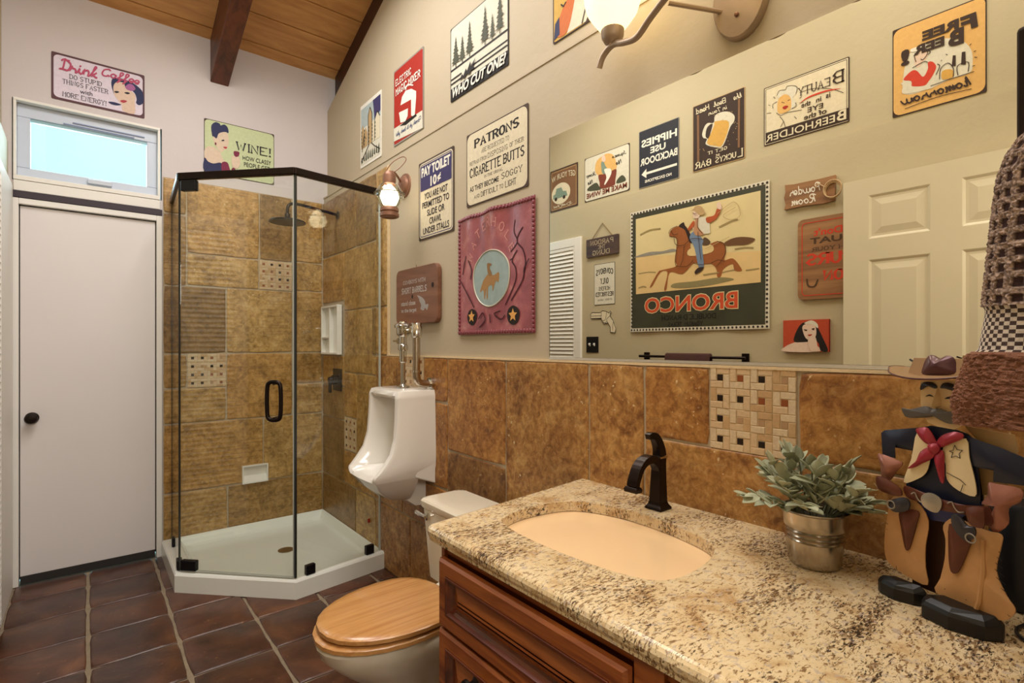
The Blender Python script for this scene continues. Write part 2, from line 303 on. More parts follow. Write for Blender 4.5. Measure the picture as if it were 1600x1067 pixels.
ART = {
 'coffee': [
  ('hair', [622,638,638,740,694,786,791,787,890,737,966,640,988,515,986,361,938,281,901,317,908,405,885,530,827,602,761,618,679,677,653,561,655,402,633,501]),
  ('wave', [778,627,825,720,874,703,892,619,836,555,799,570]),
  ('face', [645,557,679,677,760,703,786,581,852,555,894,484,888,344,884,61,753,63,739,183,685,307,655,394]),
  ('lips', [722,284,758,314,799,307,767,253,734,252]),
  ('eye', [654,457,686,481,711,470,679,431]),
  ('eye', [767,486,804,515,832,499,800,466]),
  ('spoon', [590,191,654,215,731,196,679,155,622,157]),
 ],
 'wine': [
  ('hair', [94,853,109,921,157,972,211,960,223,932,275,965,320,922,330,824,268,823,201,775,194,707,167,673,114,695,103,742]),
  ('face', [122,697,167,673,197,773,268,821,318,813,336,671,312,530,272,480,224,429,177,495,130,598]),
  ('skin', [9,427,72,500,154,489,225,409,258,304,315,255,227,226,127,195,53,213,7,266]),
  ('lips', [259,543,312,554,296,515,271,520]),
  ('eye', [234,657,262,676,274,660,242,644]),
  ('dress', [7,266,53,213,127,195,234,227,253,-27,5,32]),
  ('scarf', [234,227,315,262,359,107,399,-52,344,-65,253,-27]),
  ('hand', [381,384,416,419,478,405,498,296,463,192,392,194,374,300]),
  ('glass', [406,499,481,503,473,432,442,401,413,418]),
  ('bead', [371,150,401,189,428,158,419,95,389,98]),
  ('bead', [145,590,161,588,163,553,144,551]),
 ],
 'mixer': [
  ('body', [247,486,301,580,426,624,619,591,772,517,773,438,726,213,613,252,610,460]),
  ('bowl', [193,405,507,376,494,279,413,233,249,258]),
  ('strip', [14,237,974,222,984,4,15,67]),
  ('cord', [408,643,426,678,513,688,693,620,680,609,514,666,461,653,451,627]),
 ],
 'trees': [
  ('tree', [117,974,96,876,131,857,62,749,149,731,42,586,167,591,29,520,95,507,95,449,109,441,109,514,176,543,132,682,163,695,132,799]),
  ('tree', [227,893,210,800,236,794,184,698,245,694,176,572,237,568,246,447,258,441,254,559,307,560,271,695,280,705,248,794]),
  ('tree', [360,1003,336,877,375,871,314,759,384,750,298,623,362,610,363,457,380,448,379,608,454,589,410,736,445,732,396,860]),
  ('tree', [649,1022,618,886,662,877,584,774,653,765,546,663,605,646,602,474,620,464,623,644,706,636,679,766,714,762,674,885]),
  ('tree', [757,818,740,733,715,631,744,622,741,501,755,493,758,615,796,645,779,727]),
  ('tree', [875,1053,840,970,879,949,818,836,888,828,801,730,866,702,872,503,889,494,888,705,958,704,922,839,952,837,913,960]),
  ('fallen', [169,271,238,314,229,369,308,342,377,377,446,398,473,326,412,301,325,318,282,291,221,287]),
 ],
 'yellow': [
  ('glove', [135,265,185,301,222,296,222,248,190,170,147,65,98,12,73,52,52,173,80,228]),
  ('paw', [10,141,49,199,70,42,67,5,12,40]),
  ('sleeve', [135,25,222,260,234,318,309,363,316,516,391,471,397,224,346,30,265,33,233,28]),
  ('dark', [397,224,416,455,736,446,736,32,352,26]),
  ('line', [99,360,117,331,129,299,117,313]),
  ('line', [148,402,166,348,185,355,166,324]),
 ],
 'banner': [
  ('oval', [486,669,600,644,684,573,715,493,705,384,653,299,553,236,448,223,336,267,262,354,238,464,267,570,368,654]),
  ('horse', [393,452,452,482,529,464,594,481,590,403,558,416,517,340,508,386,454,378,446,292,430,287,425,368,401,276,379,359,331,344,363,419]),
  ('rider', [441,495,430,565,469,567,504,552,470,533,506,478,472,463]),
  ('badge', [223,214,287,186,292,133,237,78,172,98,149,147,170,195]),
  ('badge', [760,212,820,184,834,136,805,83,754,67,701,94,686,149,708,192]),
 ],
 'banner_lines': [
  ('l', [775,858,763,772,804,690,727,623]),
  ('l', [869,788,820,742,804,685,872,617,898,518,867,394]),
  ('l', [805,625,746,556,790,486,783,389,663,221]),
  ('l', [906,518,882,467,867,394,733,251]),
  ('l', [135,669,93,575,76,514]),
  ('l', [169,629,214,539,195,467]),
  ('l', [39,467,121,375,255,223]),
  ('l', [319,127,379,172,411,114,331,56]),
  ('l', [665,144,611,112,536,158,610,178]),
  ('l', [478,159,480,90]),
  ('l', [754,566,728,557]),
  ('l', [946,545,890,477]),
 ],
 'getyour': [
  ('disc', [380,666,329,738,245,742,174,653,128,529,110,403,151,287,222,264,330,338,391,390,440,576]),
  ('car', [372,641,257,639,210,475,151,444,198,350,318,372,391,430]),
 ],
 'squeeze': [
  ('sun', [752,668,720,846,608,917,480,942,357,875,290,721,276,533,434,535,560,505,689,532]),
  ('dress', [610,786,555,784,512,675,459,600,380,552,464,341,546,313,560,505,596,574]),
  ('head', [589,928,535,926,510,804,555,784,600,839]),
  ('tub', [670,525,542,508,381,525,272,522,297,302,330,194,612,207,646,347]),
  ('leg', [540,610,398,577,391,446,510,273,537,291,490,424]),
  ('bush', [912,244,901,317,729,375,656,275,630,191]),
  ('bush', [264,218,245,303,141,357,76,226]),
 ],
 'hippies': [
  ('arrow', [49,269,814,287,813,344,939,264,818,160,816,237,50,219]),
 ],
 'beer': [
  ('mug', [577,648,553,744,419,760,280,721,188,641,197,560,269,495,397,268,539,275,734,366,710,439,783,474,807,543,756,641,691,672]),
  ('hole', [739,510,704,612,598,638,645,501,668,437,720,458]),
  ('ale', [568,607,546,655,285,576,406,285,538,295,706,375,645,486]),
  ('bar', [912,845,868,841,863,129,906,130]),
  ('bar', [121,858,83,854,88,169,126,171]),
 ],
 'beauty': [
  ('band', [9,216,979,221,976,25,8,22]),
  ('froth', [830,795,798,863,725,843,700,889,617,855,580,804,596,714,632,667,593,550,636,488,665,518,662,681,727,770,800,747]),
  ('face', [819,506,811,719,727,770,662,681,652,578,666,485,744,464]),
  ('lips', [761,562,718,575,688,545,731,515]),
 ],
 'beauty_lines': [
  ('l', [550,708,412,704,259,636,153,560,61,469]),
  ('l', [836,505,781,439,696,450,526,414]),
  ('l', [794,428,747,324,724,215]),
  ('l', [747,324,785,241]),
  ('l', [830,795,798,863,725,843,700,889,617,855,580,804,596,714]),
  ('l', [877,599,883,669,826,693]),
  ('l', [647,494,594,502,599,569]),
  ('l', [771,658,735,625]),
  ('l', [693,646,668,651]),
  ('l', [961,552,904,535]),
  ('l', [553,539,506,534]),
  ('l', [615,348,586,295]),
  ('l', [939,687,914,667]),
  ('l', [874,799,850,754]),
  ('l', [551,611,528,636]),
 ],
 'free': [
  ('disc', [869,461,806,667,646,719,455,712,259,626,153,491,136,337,167,247,360,242,562,212,852,229]),
  ('dress', [870,395,836,438,768,470,715,447,650,362,598,430,597,502,546,492,508,428,534,359,586,297,639,260,777,298,783,355]),
  ('face', [742,640,627,658,593,598,620,541,662,522,688,485,738,507]),
  ('white', [898,370,783,342,770,292,639,254,561,225,562,205,866,236,878,330]),
  ('ale', [441,266,440,356,341,338,329,258]),
  ('hat', [792,696,772,715,620,710,610,684,686,667,772,676]),
  ('curl', [820,579,813,643,766,661,753,610,767,575,727,563,780,551]),
  ('bottle', [344,377,333,487,303,477,304,364]),
  ('bottle', [249,360,242,489,206,484,201,345]),
 ],
 'free_lines': [
  ('l', [568,233,360,242,120,245]),
  ('l', [727,549,739,645,621,659,602,601,648,550,674,565]),
  ('l', [615,644,570,609,596,586]),
  ('l', [597,502,649,524,768,496]),
  ('l', [854,63,499,91,145,72]),
  ('l', [509,338,470,416,495,450]),
  ('l', [472,276,458,387,383,421,328,347,329,258]),
  ('l', [280,256,285,359,178,362,178,263]),
  ('l', [164,532,146,544]),
  ('l', [124,450,100,455]),
  ('l', [118,393,89,381]),
  ('l', [137,306,110,304]),
  ('l', [457,470,445,475]),
  ('l', [407,524,388,512]),
 ],
 'bronco': [
  ('ground', [23,975,979,978,986,30,23,29]),
  ('scene', [51,940,951,939,949,313,50,317]),
  ('earth', [49,530,951,627,949,313,50,317]),
  ('hill', [939,631,831,646,727,636,652,642,616,630,616,618,940,618]),
  ('shadow', [654,342,629,370,476,371,312,380,214,358,270,342,398,327,558,326]),
  ('horse', [670,762,652,795,603,809,550,804,509,725,510,642,487,579,375,630,322,643,275,618,265,555,275,500,219,503,169,429,169,407,209,418,224,465,280,439,299,385,323,387,328,439,365,485,442,490,487,508,569,435,666,460,691,333,710,335,684,462,741,469,806,370,826,368,760,472,728,486,617,502,626,552,610,671,615,721,664,740]),
  ('mane', [597,808,561,831,550,804,509,725,498,663,521,679,550,768]),
  ('tail', [275,624,218,647,149,643,82,616,130,587,209,595,264,602]),
  ('blanket', [515,619,370,629,359,570,516,566]),
  ('saddle', [430,651,408,688,370,652,381,625,419,628]),
  ('jeans', [515,702,486,744,419,673,425,627,414,468,448,467,481,625]),
  ('boot', [453,468,414,468,431,441,470,423,478,442]),
  ('shirt', [497,793,452,842,385,822,370,733,375,711,430,715,464,716]),
  ('vest', [486,803,452,842,452,772,413,712,475,718]),
  ('arm', [396,830,342,836,321,882,295,870,321,814,369,788,391,795]),
  ('fist', [321,882,321,921,300,916,292,869]),
  ('arm', [526,776,486,826,480,790,515,761]),
  ('skin', [485,897,440,889,443,846,463,839,486,850]),
  ('hat', [518,899,485,915,468,934,429,921,413,886,402,864,441,858,485,903]),
 ],
 'bronco_lines': [
  ('l', [664,740,615,721,606,671,621,551,614,502]),
  ('l', [487,508,442,490,365,485]),
  ('l', [322,643,275,615,265,555,289,502,324,459]),
  ('l', [630,730,616,670,556,655,498,693,419,675]),
  ('l', [614,502,533,488,487,529]),
  ('l', [652,786,632,748,597,748]),
  ('l', [550,649,563,543,581,497]),
  ('l', [365,485,312,505,270,488]),
  ('l', [670,762,652,795,603,809]),
  ('l', [452,737,441,630,429,523]),
  ('l', [452,837,452,772,419,717]),
  ('l', [486,883,472,873,461,877]),
 ],
 'bronco_strokes': [
  ('l', [927,480,845,483,780,474]),
  ('l', [291,412,250,418,189,423]),
  ('l', [140,409,92,410,59,412]),
  ('l', [927,363,886,372,859,363]),
  ('l', [420,411,355,414,312,415]),
  ('l', [209,568,149,569,92,557]),
  ('l', [911,801,830,824,739,819]),
  ('l', [311,744,228,771,188,773]),
 ],
 'lady': [
  ('skin', [1000,0,934,171,739,291,542,382,379,304,255,197,207,-3]),
  ('hair', [748,318,718,572,620,828,504,927,345,949,237,757,124,426,17,38,169,33,239,309,539,298]),
  ('face', [564,746,501,860,342,893,268,728,274,476,381,360,496,440]),
  ('scarf', [522,887,366,976,242,869,228,729,340,837]),
  ('lips', [448,526,348,540,394,483]),
  ('eye', [535,702,454,682,481,648]),
  ('eye', [363,708,296,733,314,670]),
  ('hand', [438,274,405,471,286,476,235,198,228,30,368,25]),
 ],
 'gun': [
  ('gun', [985,882,927,953,610,924,537,1000,390,971,268,882,229,982,205,941,244,765,122,559,24,206,59,41,220,59,234,294,317,471,463,429,546,559,561,676,976,688]),
 ],
 'gun_lines': [
  ('l', [976,794,561,794]),
  ('l', [561,941,585,618]),
  ('l', [366,941,415,618,537,588]),
  ('l', [244,765,366,618,317,471]),
  ('l', [512,559,439,471,366,529]),
  ('l', [122,500,146,147]),
 ],
 'plaque': [
  ('gun', [548,496,660,450,728,384,744,321,810,318,777,221,736,260,694,218,626,252,643,314,600,391,592,430]),
 ],
 'squat': [
 ],
}
COWBOY = {
 'hat_crown': [37,4022,80,4221,165,4385,248,4405,351,4355,451,4402,549,4371,607,4241,649,4068,351,4006],
 'brim': [-476,4078,-393,4143,-162,4170,58,4151,351,4040,702,4082,886,4113,886,4060,431,3977,-51,3935,-346,3964],
 'face': [4,3943,626,3996,683,3918,664,3263,530,3166,269,3183,122,3231,47,3360,4,3541],
 'brow_l': [15,3787,26,3893,101,3933,207,3933,279,3866,248,3829,144,3867],
 'brow_r': [330,3847,371,3929,471,3942,588,3889,607,3802,510,3816,411,3842],
 'eye_l': [90,3678,154,3723,217,3683,154,3695],
 'eye_r': [391,3668,461,3712,530,3659,461,3674],
 'nose': [289,3844,341,3622,341,3543,259,3489,196,3527,248,3704],
 'mustache': [-271,3440,-140,3431,15,3484,144,3515,248,3481,351,3506,471,3457,664,3502,813,3370,702,3301,510,3263,391,3291,279,3355,186,3331,15,3298,-185,3283,-253,3358],
 'torso': [-29,3116,144,3176,549,3158,702,3116,813,3027,868,2228,868,1800,-230,1880,-276,2047,-117,2914],
 'arm_l': [-29,3116,-51,2714,-140,2685,-464,2685,-452,2491,-684,2494,-709,2915,-646,2975,-346,3045],
 'arm_r': [702,3095,886,3040,1149,2982,1460,2880,1491,2570,1460,2463,1063,2425,1166,2594,1028,2604,776,2612],
 'vest_l': [-40,3044,186,2873,165,2594,101,2350,-51,2197,-276,2095,-140,2555],
 'vest_r': [371,2839,702,3051,758,2737,841,2349,832,2133,588,2176,431,2314,411,2555],
 'back': [549,3224,1233,3181,1283,2925,1166,2594,1132,2214,813,2128,702,3051],
 'kerchief_l': [-40,3079,58,3134,165,3134,269,2979,300,2882,186,2850,58,2920],
 'kerchief_r': [289,2892,371,3041,549,3136,683,3124,683,3048,510,2931,351,2835],
 'kerchief_tail_l': [186,2816,289,2778,227,2630,58,2502,-73,2404,-180,2368,-51,2503,37,2707],
 'kerchief_tail_r': [310,2782,401,2777,411,2555,407,2263,351,2272,289,2483,259,2636],
 'knot': [186,2862,310,2906,371,2816,289,2710,196,2761],
 'star': [559,2917,597,2847,674,2851,626,2787,641,2714,578,2740,510,2698,534,2785,481,2803,539,2825],
 'glove_l': [-759,2517,-369,2460,-311,2400,-416,2255,-536,2055,-684,2069,-709,2314],
 'trousers': [-269,2076,-27,2189,402,2243,919,2034,646,1758,447,1570,120,1517,-77,1776],
 'glove_r': [1009,2393,1118,2409,1422,2405,1422,2224,1270,2066,1270,1834,1118,1644,1019,1730,1079,1891,1118,2068,919,2034,999,2200],
 'belt': [-217,2048,96,2009,425,1969,795,1974,1079,2033,1079,1737,753,1815,402,1784,96,1825,-179,1855],
 'buckle': [96,1930,168,2023,287,2046,402,1988,418,1865,356,1745,240,1736,120,1806],
 'grip_l': [-663,2120,-469,2110,-243,2001,-217,1872,-415,1846,-635,1900],
 'gun_l': [-415,1735,-179,1855,-77,1803,-102,1648,-309,1551,-415,1597],
 'gun_r': [646,1807,753,1815,857,1702,959,1699,969,1570,878,1462,774,1479,646,1634],
 'grip_r': [857,1980,1059,2051,1088,1941,1079,1737,919,1721,857,1823],
 'holster_l': [-314,1572,-2,1651,-27,1418,-122,1011,-179,890,-230,945,-295,1277],
 'holster_r': [537,1611,668,1542,843,1454,795,1218,689,907,613,815,548,875,526,1168],
 'chap_l': [-469,1776,-77,1803,132,1521,84,1058,84,690,116,393,-179,396,-429,457,-593,560,-635,883,-579,1381],
 'chap_r': [402,1530,581,1713,999,1652,1214,1653,1210,1466,1147,1068,1270,749,1382,593,1354,466,1233,337,999,281,857,285,291,348,356,620,425,979,436,1313],
 'gap': [120,1491,263,1666,379,1599,436,1313,425,979,310,343,120,364,84,1058],
 'boot_l': [-641,259,-415,435,120,390,120,141,-77,37,-629,-61],
 'boot_r': [60,126,287,320,581,289,919,254,1233,337,1418,520,1427,388,878,53,668,-86,287,-221,84,-178],
}
# ---------------------------------------------------------------- lettering
CAPS = {'A': '003860 1353', 'B': '0008 08485766554404 44546362514000', 'C': '665748281706021120405162', 'D': '0008 0838576662513000', 'E': '680800 60 0444'.replace(' 60', '60'),
 'F': '680800 0444', 'G': '66574828170602112040516333', 'H': '0008 6068 0464', 'I': '1018', 'J': '68625140201102', 'K': '0008 6804 2560', 'L': '080060', 'M': '0008346860', 'N': '00086068',
 'O': '28485766625140201102061728', 'P': '0008 08485766554404', 'Q': '28485766625140201102061728 4260', 'R': '0008 08485766554404 3460', 'S': '6758281706152444536251402001', 'T': '3038 0868',
 'U': '0802112040516268', 'V': '083068', 'W': '0820466088', 'X': '0068 0860', 'Y': '083468 3430', 'Z': '08680060', '!': '1813 1110', '?': '061728485766443332 3130', "'": '1816', '.': '1011', '-': '1434'}
CURS = {'r': '0315162535444353', 'i': '0316142333 1718', 'n': '0316131536454353', 'k': '0327392913 133546352443 53'.replace(' 53', '53'), 'o': '14152636454433231415263655', 'f': '03254839282210213343', 'e': '14344536261514233344',
 't': '0329242333 44'.replace(' 44', '44') + ' 1636', 'm': '03161325363345565363', 'w': '031614233344464453637486', 'd': '46261514233344 49454353', 'h': '032739281313253645 4353'.replace(' 4353', '4353'),
 'a': '031446261514233344464353', 'b': '032839281423334445362556', 'y': '0316142333444641302021335 3'.replace(' 3', '3'), 'p': '03161014263645443323', 'u': '0316142333444644 4353'.replace(' 4353', '4353'), 'l': '032739281423 33'.replace(' 33', '33'), 's': '0326363544331343 53'.replace(' 53', '53'),
 'D': '59392924130313335365675839 1908'.replace(' 1908', '1908'), 'C': '685949281614234354 63'.replace(' 63', '63'), 'P': '132839 082949585746 26'.replace(' 26', '26'), 'R': '132839 08294958574626 264363', 'S': '58493837465544331304',
 'T': '081969 49342313', 'W': '0923465379', 'H': '1913 5953 1656', 'z': '0626360333 53'.replace(' 53', '53'), 'q': '46261514233344464130', 'M': '0319364359535363', 'B': '1319 1949585616 1646555333 13'.replace(' 13', '13'), "'": '1917', '?': '081949575515 14'.replace(' 14', '14') + ' 1213', '!': '1914 1213', 'Y': '0936 6936 3633'}
ZC = [0]
def ribbon(mb, pts, t, mod=0.0):
    n = len(pts); L = []; R = []
    for i in range(n):
        a = pts[max(i - 1, 0)]; c = pts[min(i + 1, n - 1)]; dx, dy = c[0] - a[0], c[1] - a[1]; l = math.hypot(dx, dy) or 1
        w = t * (1 - mod + mod * abs(dy) / l) / 2
        k = 1.0
        if 0 < i < n - 1:
            d1 = (pts[i][0] - a[0], pts[i][1] - a[1]); l1 = math.hypot(*d1) or 1
            k = min(1.6, 1 / max(0.45, abs((d1[0] * dx + d1[1] * dy) / (l1 * l))))
        L.append((pts[i][0] - dy / l * w * k, pts[i][1] + dx / l * w * k)); R.append((pts[i][0] + dy / l * w * k, pts[i][1] - dx / l * w * k))
    ZC[0] = (ZC[0] + 7) % 40; zz = [(ZC[0] + k % 17) * 3.2e-6 for k in range(n)]
    mb.add([(x, y, z) for (x, y), z in zip(L, zz)] + [(x, y, z) for (x, y), z in zip(R, zz)], [q for i in range(n - 1) for q in ((i, n + i, n + i + 1), (i, n + i + 1, i + 1))])
def pairs(s): return [(int(s[i]), int(s[i + 1])) for i in range(0, len(s) - 1, 2)]
def strokes(text, style, t):
    mb = MB(); x = 0.0
    for ch in text:
        if ch == ' ': x += 4.0; continue
        tab = CURS if style == 'script' else CAPS
        g = tab.get(ch) or CAPS.get(ch.upper())
        if not g: x += 3; continue
        ps = [pairs(q) for q in g.split()]; w = max(p[0] for q in ps for p in q)
        for q in ps:
            q2 = [(p[0] + x, p[1]) for p in q]
            if style == 'script':
                ribbon(mb, spline(q2, False, 4) if len(q2) > 2 else q2, t)
            else:
                ribbon(mb, q2, t * (1.25 if style == 'serif' else 1.0), 0.5 if style == 'serif' else 0.0)
                if style in ('serif', 'slab'):
                    for e in (q2[0], q2[-1]):
                        if e[1] in (0, 8): mb.flat([(e[0] - 0.6 - t * 0.5, e[1] - 0.4), (e[0] + 0.6 + t * 0.5, e[1] - 0.4), (e[0] + 0.6 + t * 0.5, e[1] + 0.4), (e[0] - 0.6 - t * 0.5, e[1] + 0.4)], 1.9e-4)
        x += w + (0.0 if style == 'script' else 2.7)
    return mb
def sans(text, bold, ital=0.0):
    cu = bpy.data.curves.new('lettering', 'FONT'); cu.body = text; cu.offset = bold; cu.shear = ital; cu.resolution_u = 3
    ob = bpy.data.objects.new('lettering', cu); COL.objects.link(ob)
    dg = bpy.context.evaluated_depsgraph_get(); dg.update()
    me = bpy.data.meshes.new_from_object(ob.evaluated_get(dg)); mb = MB()
    mb.add([v.co[:] for v in me.vertices], [tuple(p.vertices) for p in me.polygons])
    bpy.data.objects.remove(ob); bpy.data.curves.remove(cu); bpy.data.meshes.remove(me); return mb
SHARP = {'band', 'strip', 'bar', 'body', 'bowl', 'arrow', 'bottle', 'cord'}
class Sign:
    """a flat sign: a plate with its own thickness and prints as children; u,v run 0..1 over the plate"""
    def __init__(s, name, label, side, a0, a1, z0, z1, mat, th=0.003, rad=0.006, off=0.0, cat='sign', group=None, plate=None, tilt=0.0, bevel=0):
        s.w = a1 - a0; s.h = z1 - z0; s.th = th; s.k = 0; s.bk = {}
        M = frame(side, (a0 + a1) / 2, (z0 + z1) / 2, off + 0.001)
        if tilt: M = M @ Matrix.Rotation(tilt, 4, 'Z')
        poly = plate or rrect(-s.w / 2, s.w / 2, -s.h / 2, s.h / 2, rad, 4)
        s.o = MB().prism(poly, 0, th).obj(name, mat, None, mw=M, bevel=bevel); tag(s.o, label, cat, group)
    def P(s, u, v): return ((u - 0.5) * s.w, (v - 0.5) * s.h)
    def lay(s, mb, name, mat, hi=None):
        s.k += 1; z = s.th + 0.00035 * s.k + (hi or 0)
        mb.v = [(p[0], p[1], z + p[2]) for p in mb.v]; return mb.obj(name, mat, s.o, fix=False)
    def poly(s, name, mat, polys, smooth=False):
        mb = MB()
        for p in polys:
            q = [s.P(u, v) for u, v in p]
            if smooth and name not in SHARP: q = spline(q, True, 4)
            if sum(q[i - 1][0] * q[i][1] - q[i][0] * q[i - 1][1] for i in range(len(q))) < 0: q.reverse()
            mb.flat(q)
        return s.lay(mb, name, mat)
    def rect(s, name, mat, u0, u1, v0, v1, r=0.0):
        a, b = s.P(u0, v0), s.P(u1, v1)
        return s.lay(MB().flat(rrect(a[0], b[0], a[1], b[1], max(r, 0.0004), 4)), name, mat)
    def border(s, name, mat, inset, width, r=0.01):
        mb = MB(); o = rrect(-s.w / 2 + inset, s.w / 2 - inset, -s.h / 2 + inset, s.h / 2 - inset, r, 4); i = rrect(-s.w / 2 + inset + width, s.w / 2 - inset - width, -s.h / 2 + inset + width, s.h / 2 - inset - width, max(r - width, 0.0005), 4)
        n = len(o); mb.add([(x, y, 0) for x, y in o + i], [(k, (k + 1) % n, n + (k + 1) % n, n + k) for k in range(n)]); return s.lay(mb, name, mat)
    def lines(s, name, mat, ls, t, smooth=True):
        mb = MB()
        for l in ls:
            q = [s.P(u, v) for u, v in l]; ribbon(mb, spline(q, False, 5) if smooth and len(q) > 2 else q, t)
        return s.lay(mb, name, mat)
    def text(s, items, mat, name='lettering'):
        """items: (string, u0, u1, v0, v1, style, weight, slope, arc)"""
        mb = MB()
        for it in items:
            st, u0, u1, v0, v1, style = it[:6]; wt = it[6] if len(it) > 6 else 0.02; sl = it[7] if len(it) > 7 else 0.0; arc = it[8] if len(it) > 8 else 0.0
            t = sans(st, wt) if style == 'sans' else strokes(st, style, wt)
            if not t.v: continue
            xs = [p[0] for p in t.v]; ys = [p[1] for p in t.v]; x0, x1, y0, y1 = min(xs), max(xs), min(ys), max(ys)
            a, b = s.P(u0, v0), s.P(u1, v1); hh = b[1] - a[1]
            vv = []
            for p in t.v:
                fx = (p[0] - x0) / (x1 - x0); fy = (p[1] - y0) / ((y1 - y0) or 1)
                vv.append((a[0] + fx * (b[0] - a[0]) + sl * fy * hh, a[1] + fy * hh + arc * s.h * (1 - (2 * fx - 1) ** 2), p[2]))
            mb.add(vv, t.f)
        return s.lay(mb, name, mat)
    def art(s, key, pal, smooth=True, t=0.003, names=None):
        if key.endswith('_lines'):
            return s.lines('outline', pal, [[(q[i] / 1000, q[i + 1] / 1000) for i in range(0, len(q), 2)] for n, q in ART[key]], t)
        cur = []; last = None
        def flush():
            if cur: s.poly((names or {}).get(last, last), pal.get(last), cur[:], smooth)
            cur.clear()
        for n, q in ART[key]:
            if n not in pal: continue
            if n != last: flush()
            last = n
            cur.append([(min(max(q[i] / 1000, 0.004), 0.996), min(max(q[i + 1] / 1000, 0.004), 0.996)) for i in range(0, len(q), 2)])
        flush()
# ---------------------------------------------------------------- the room
def zc(y): return 3.226 + 0.365 * (DY - y)          # underside of the ceiling
def zr(y): return 2.978 + 0.365 * (DY - y)          # raking top of the right wall
NY, HY = -0.06, -1.10                                # near wall with the doorway, end of the hall
# right wall: furred lower part, upper part set back, raking top
mb = MB().box(WX, WX + 0.18, NY, DY + 0.12, -0.10, LEDGE)
mb.loft([[(x, NY, LEDGE - 0.001), (x, DY, LEDGE - 0.001), (x, DY, zr(DY)), (x, NY, zr(NY))] for x in (WX + UP, WX + 0.075)])
wall_right = struct(mb.obj('wall_right', WALL_R))
mb = MB().box(LX - 0.18, LX, HY, DY + 0.12, -0.10, LEDGE)
mb.loft([[(x, HY, LEDGE - 0.001), (x, DY, LEDGE - 0.001), (x, DY, zc(DY) + 0.02), (x, HY, zc(HY) + 0.02)] for x in (LX - UP, LX - 0.12)])
wall_left = struct(mb.obj('wall_left', WALL_L))
# back wall with the openings of door and window
BX0, BX1 = LX - 0.10, WX + 0.14
dx0, dx1, dz1 = -0.305, 0.355, 2.098
wx0, wx1, wz0, wz1 = -0.300, 0.345, 2.155, 2.588
mb = MB()
for x0, x1, z0, z1 in ((BX0, dx0, -0.1, wz1), (dx1, BX1, -0.1, wz1), (BX0, BX1, wz1, zc(DY) + 0.03), (dx0, dx1, dz1, wz0)):
    mb.box(x0, x1, DY, DY + 0.12, z0, z1)
wall_back = struct(mb.obj('wall_back', WALL_B))
mb = MB(); mb.box(0.50, WX + 0.1, NY - 0.08, NY, -0.1, 4.55); mb.box(LX - 0.1, 0.50, NY - 0.08, NY, 2.15, 4.55)
struct(mb.obj('wall_front', WALL_R))
mb = MB(); mb.box(LX - 0.1, 0.72, HY - 0.1, HY, -0.1, 2.55); mb.box(0.62, 0.72, HY, NY - 0.08, -0.1, 2.55); mb.box(LX - 0.1, 0.72, HY, NY - 0.08, 2.45, 2.55)
struct(mb.obj('wall_hall', WALL_R))
struct(MB().loft([[(WX - 0.004, yy, LEDGE - 0.010), (WX - 0.004, yy, LEDGE), (WX + UP, yy, LEDGE + 0.002), (WX + UP, yy, LEDGE - 0.010)] for yy in (NY, DY)]).obj('trim_3', WALL_R))
# floor: bed of grout and saltillo tiles
floor = struct(MB().box(LX - 0.1, WX + 0.1, HY, DY + 0.1, -0.10, -0.005).obj('floor', FLOORG))
def jit_slab(w, h, t, j, r=0.006, n=4, dome=0.0):
    pts = []
    for (ax, ay), (bx, by) in (((-1, -1), (1, -1)), ((1, -1), (1, 1)), ((1, 1), (-1, 1)), ((-1, 1), (-1, -1))):
        for i in range(n):
            q = i / n; c = 0.0035 if i == 0 else 0.0
            x = (ax + (bx - ax) * q) * (w / 2 - c) + random.uniform(-j, j); y = (ay + (by - ay) * q) * (h / 2 - c) + random.uniform(-j, j)
            pts.append((x, y))
    ins = lambda d: [(x * (1 - 2 * d / w), y * (1 - 2 * d / h)) for x, y in pts]
    rings = [[(x, y, 0) for x, y in pts], [(x, y, t - r * 0.7) for x, y in pts], [(x, y, t - r * 0.2) for x, y in ins(r * 0.5)], [(x, y, t + dome) for x, y in ins(r * 1.4)]]
    return MB().loft(rings)
gx = [-0.61 + 0.306 * i + 0.004 for i in range(8)]; gy = [2.655 + 0.308 * k for k in range(-12, 5)]
for i in range(len(gx) - 1):
    for k in range(len(gy) - 1):
        x0, x1, y0, y1 = max(gx[i], LX), min(gx[i + 1], WX), max(gy[k], HY), min(gy[k + 1], DY)
        if x1 - x0 < 0.03 or y1 - y0 < 0.03 or y1 < 0.9 or (x0 > 0.75 and y1 < 1.1) or (x0 > 0.6 and y0 > 2.9): continue
        o = jit_slab(x1 - x0 - 0.013, y1 - y0 - 0.008, 0.010, 0.002, 0.006, 5, 0.0008).obj('tile', FLOORT, floor, smooth=True)
        o.location = ((x0 + x1) / 2, (y0 + y1) / 2, -0.008)
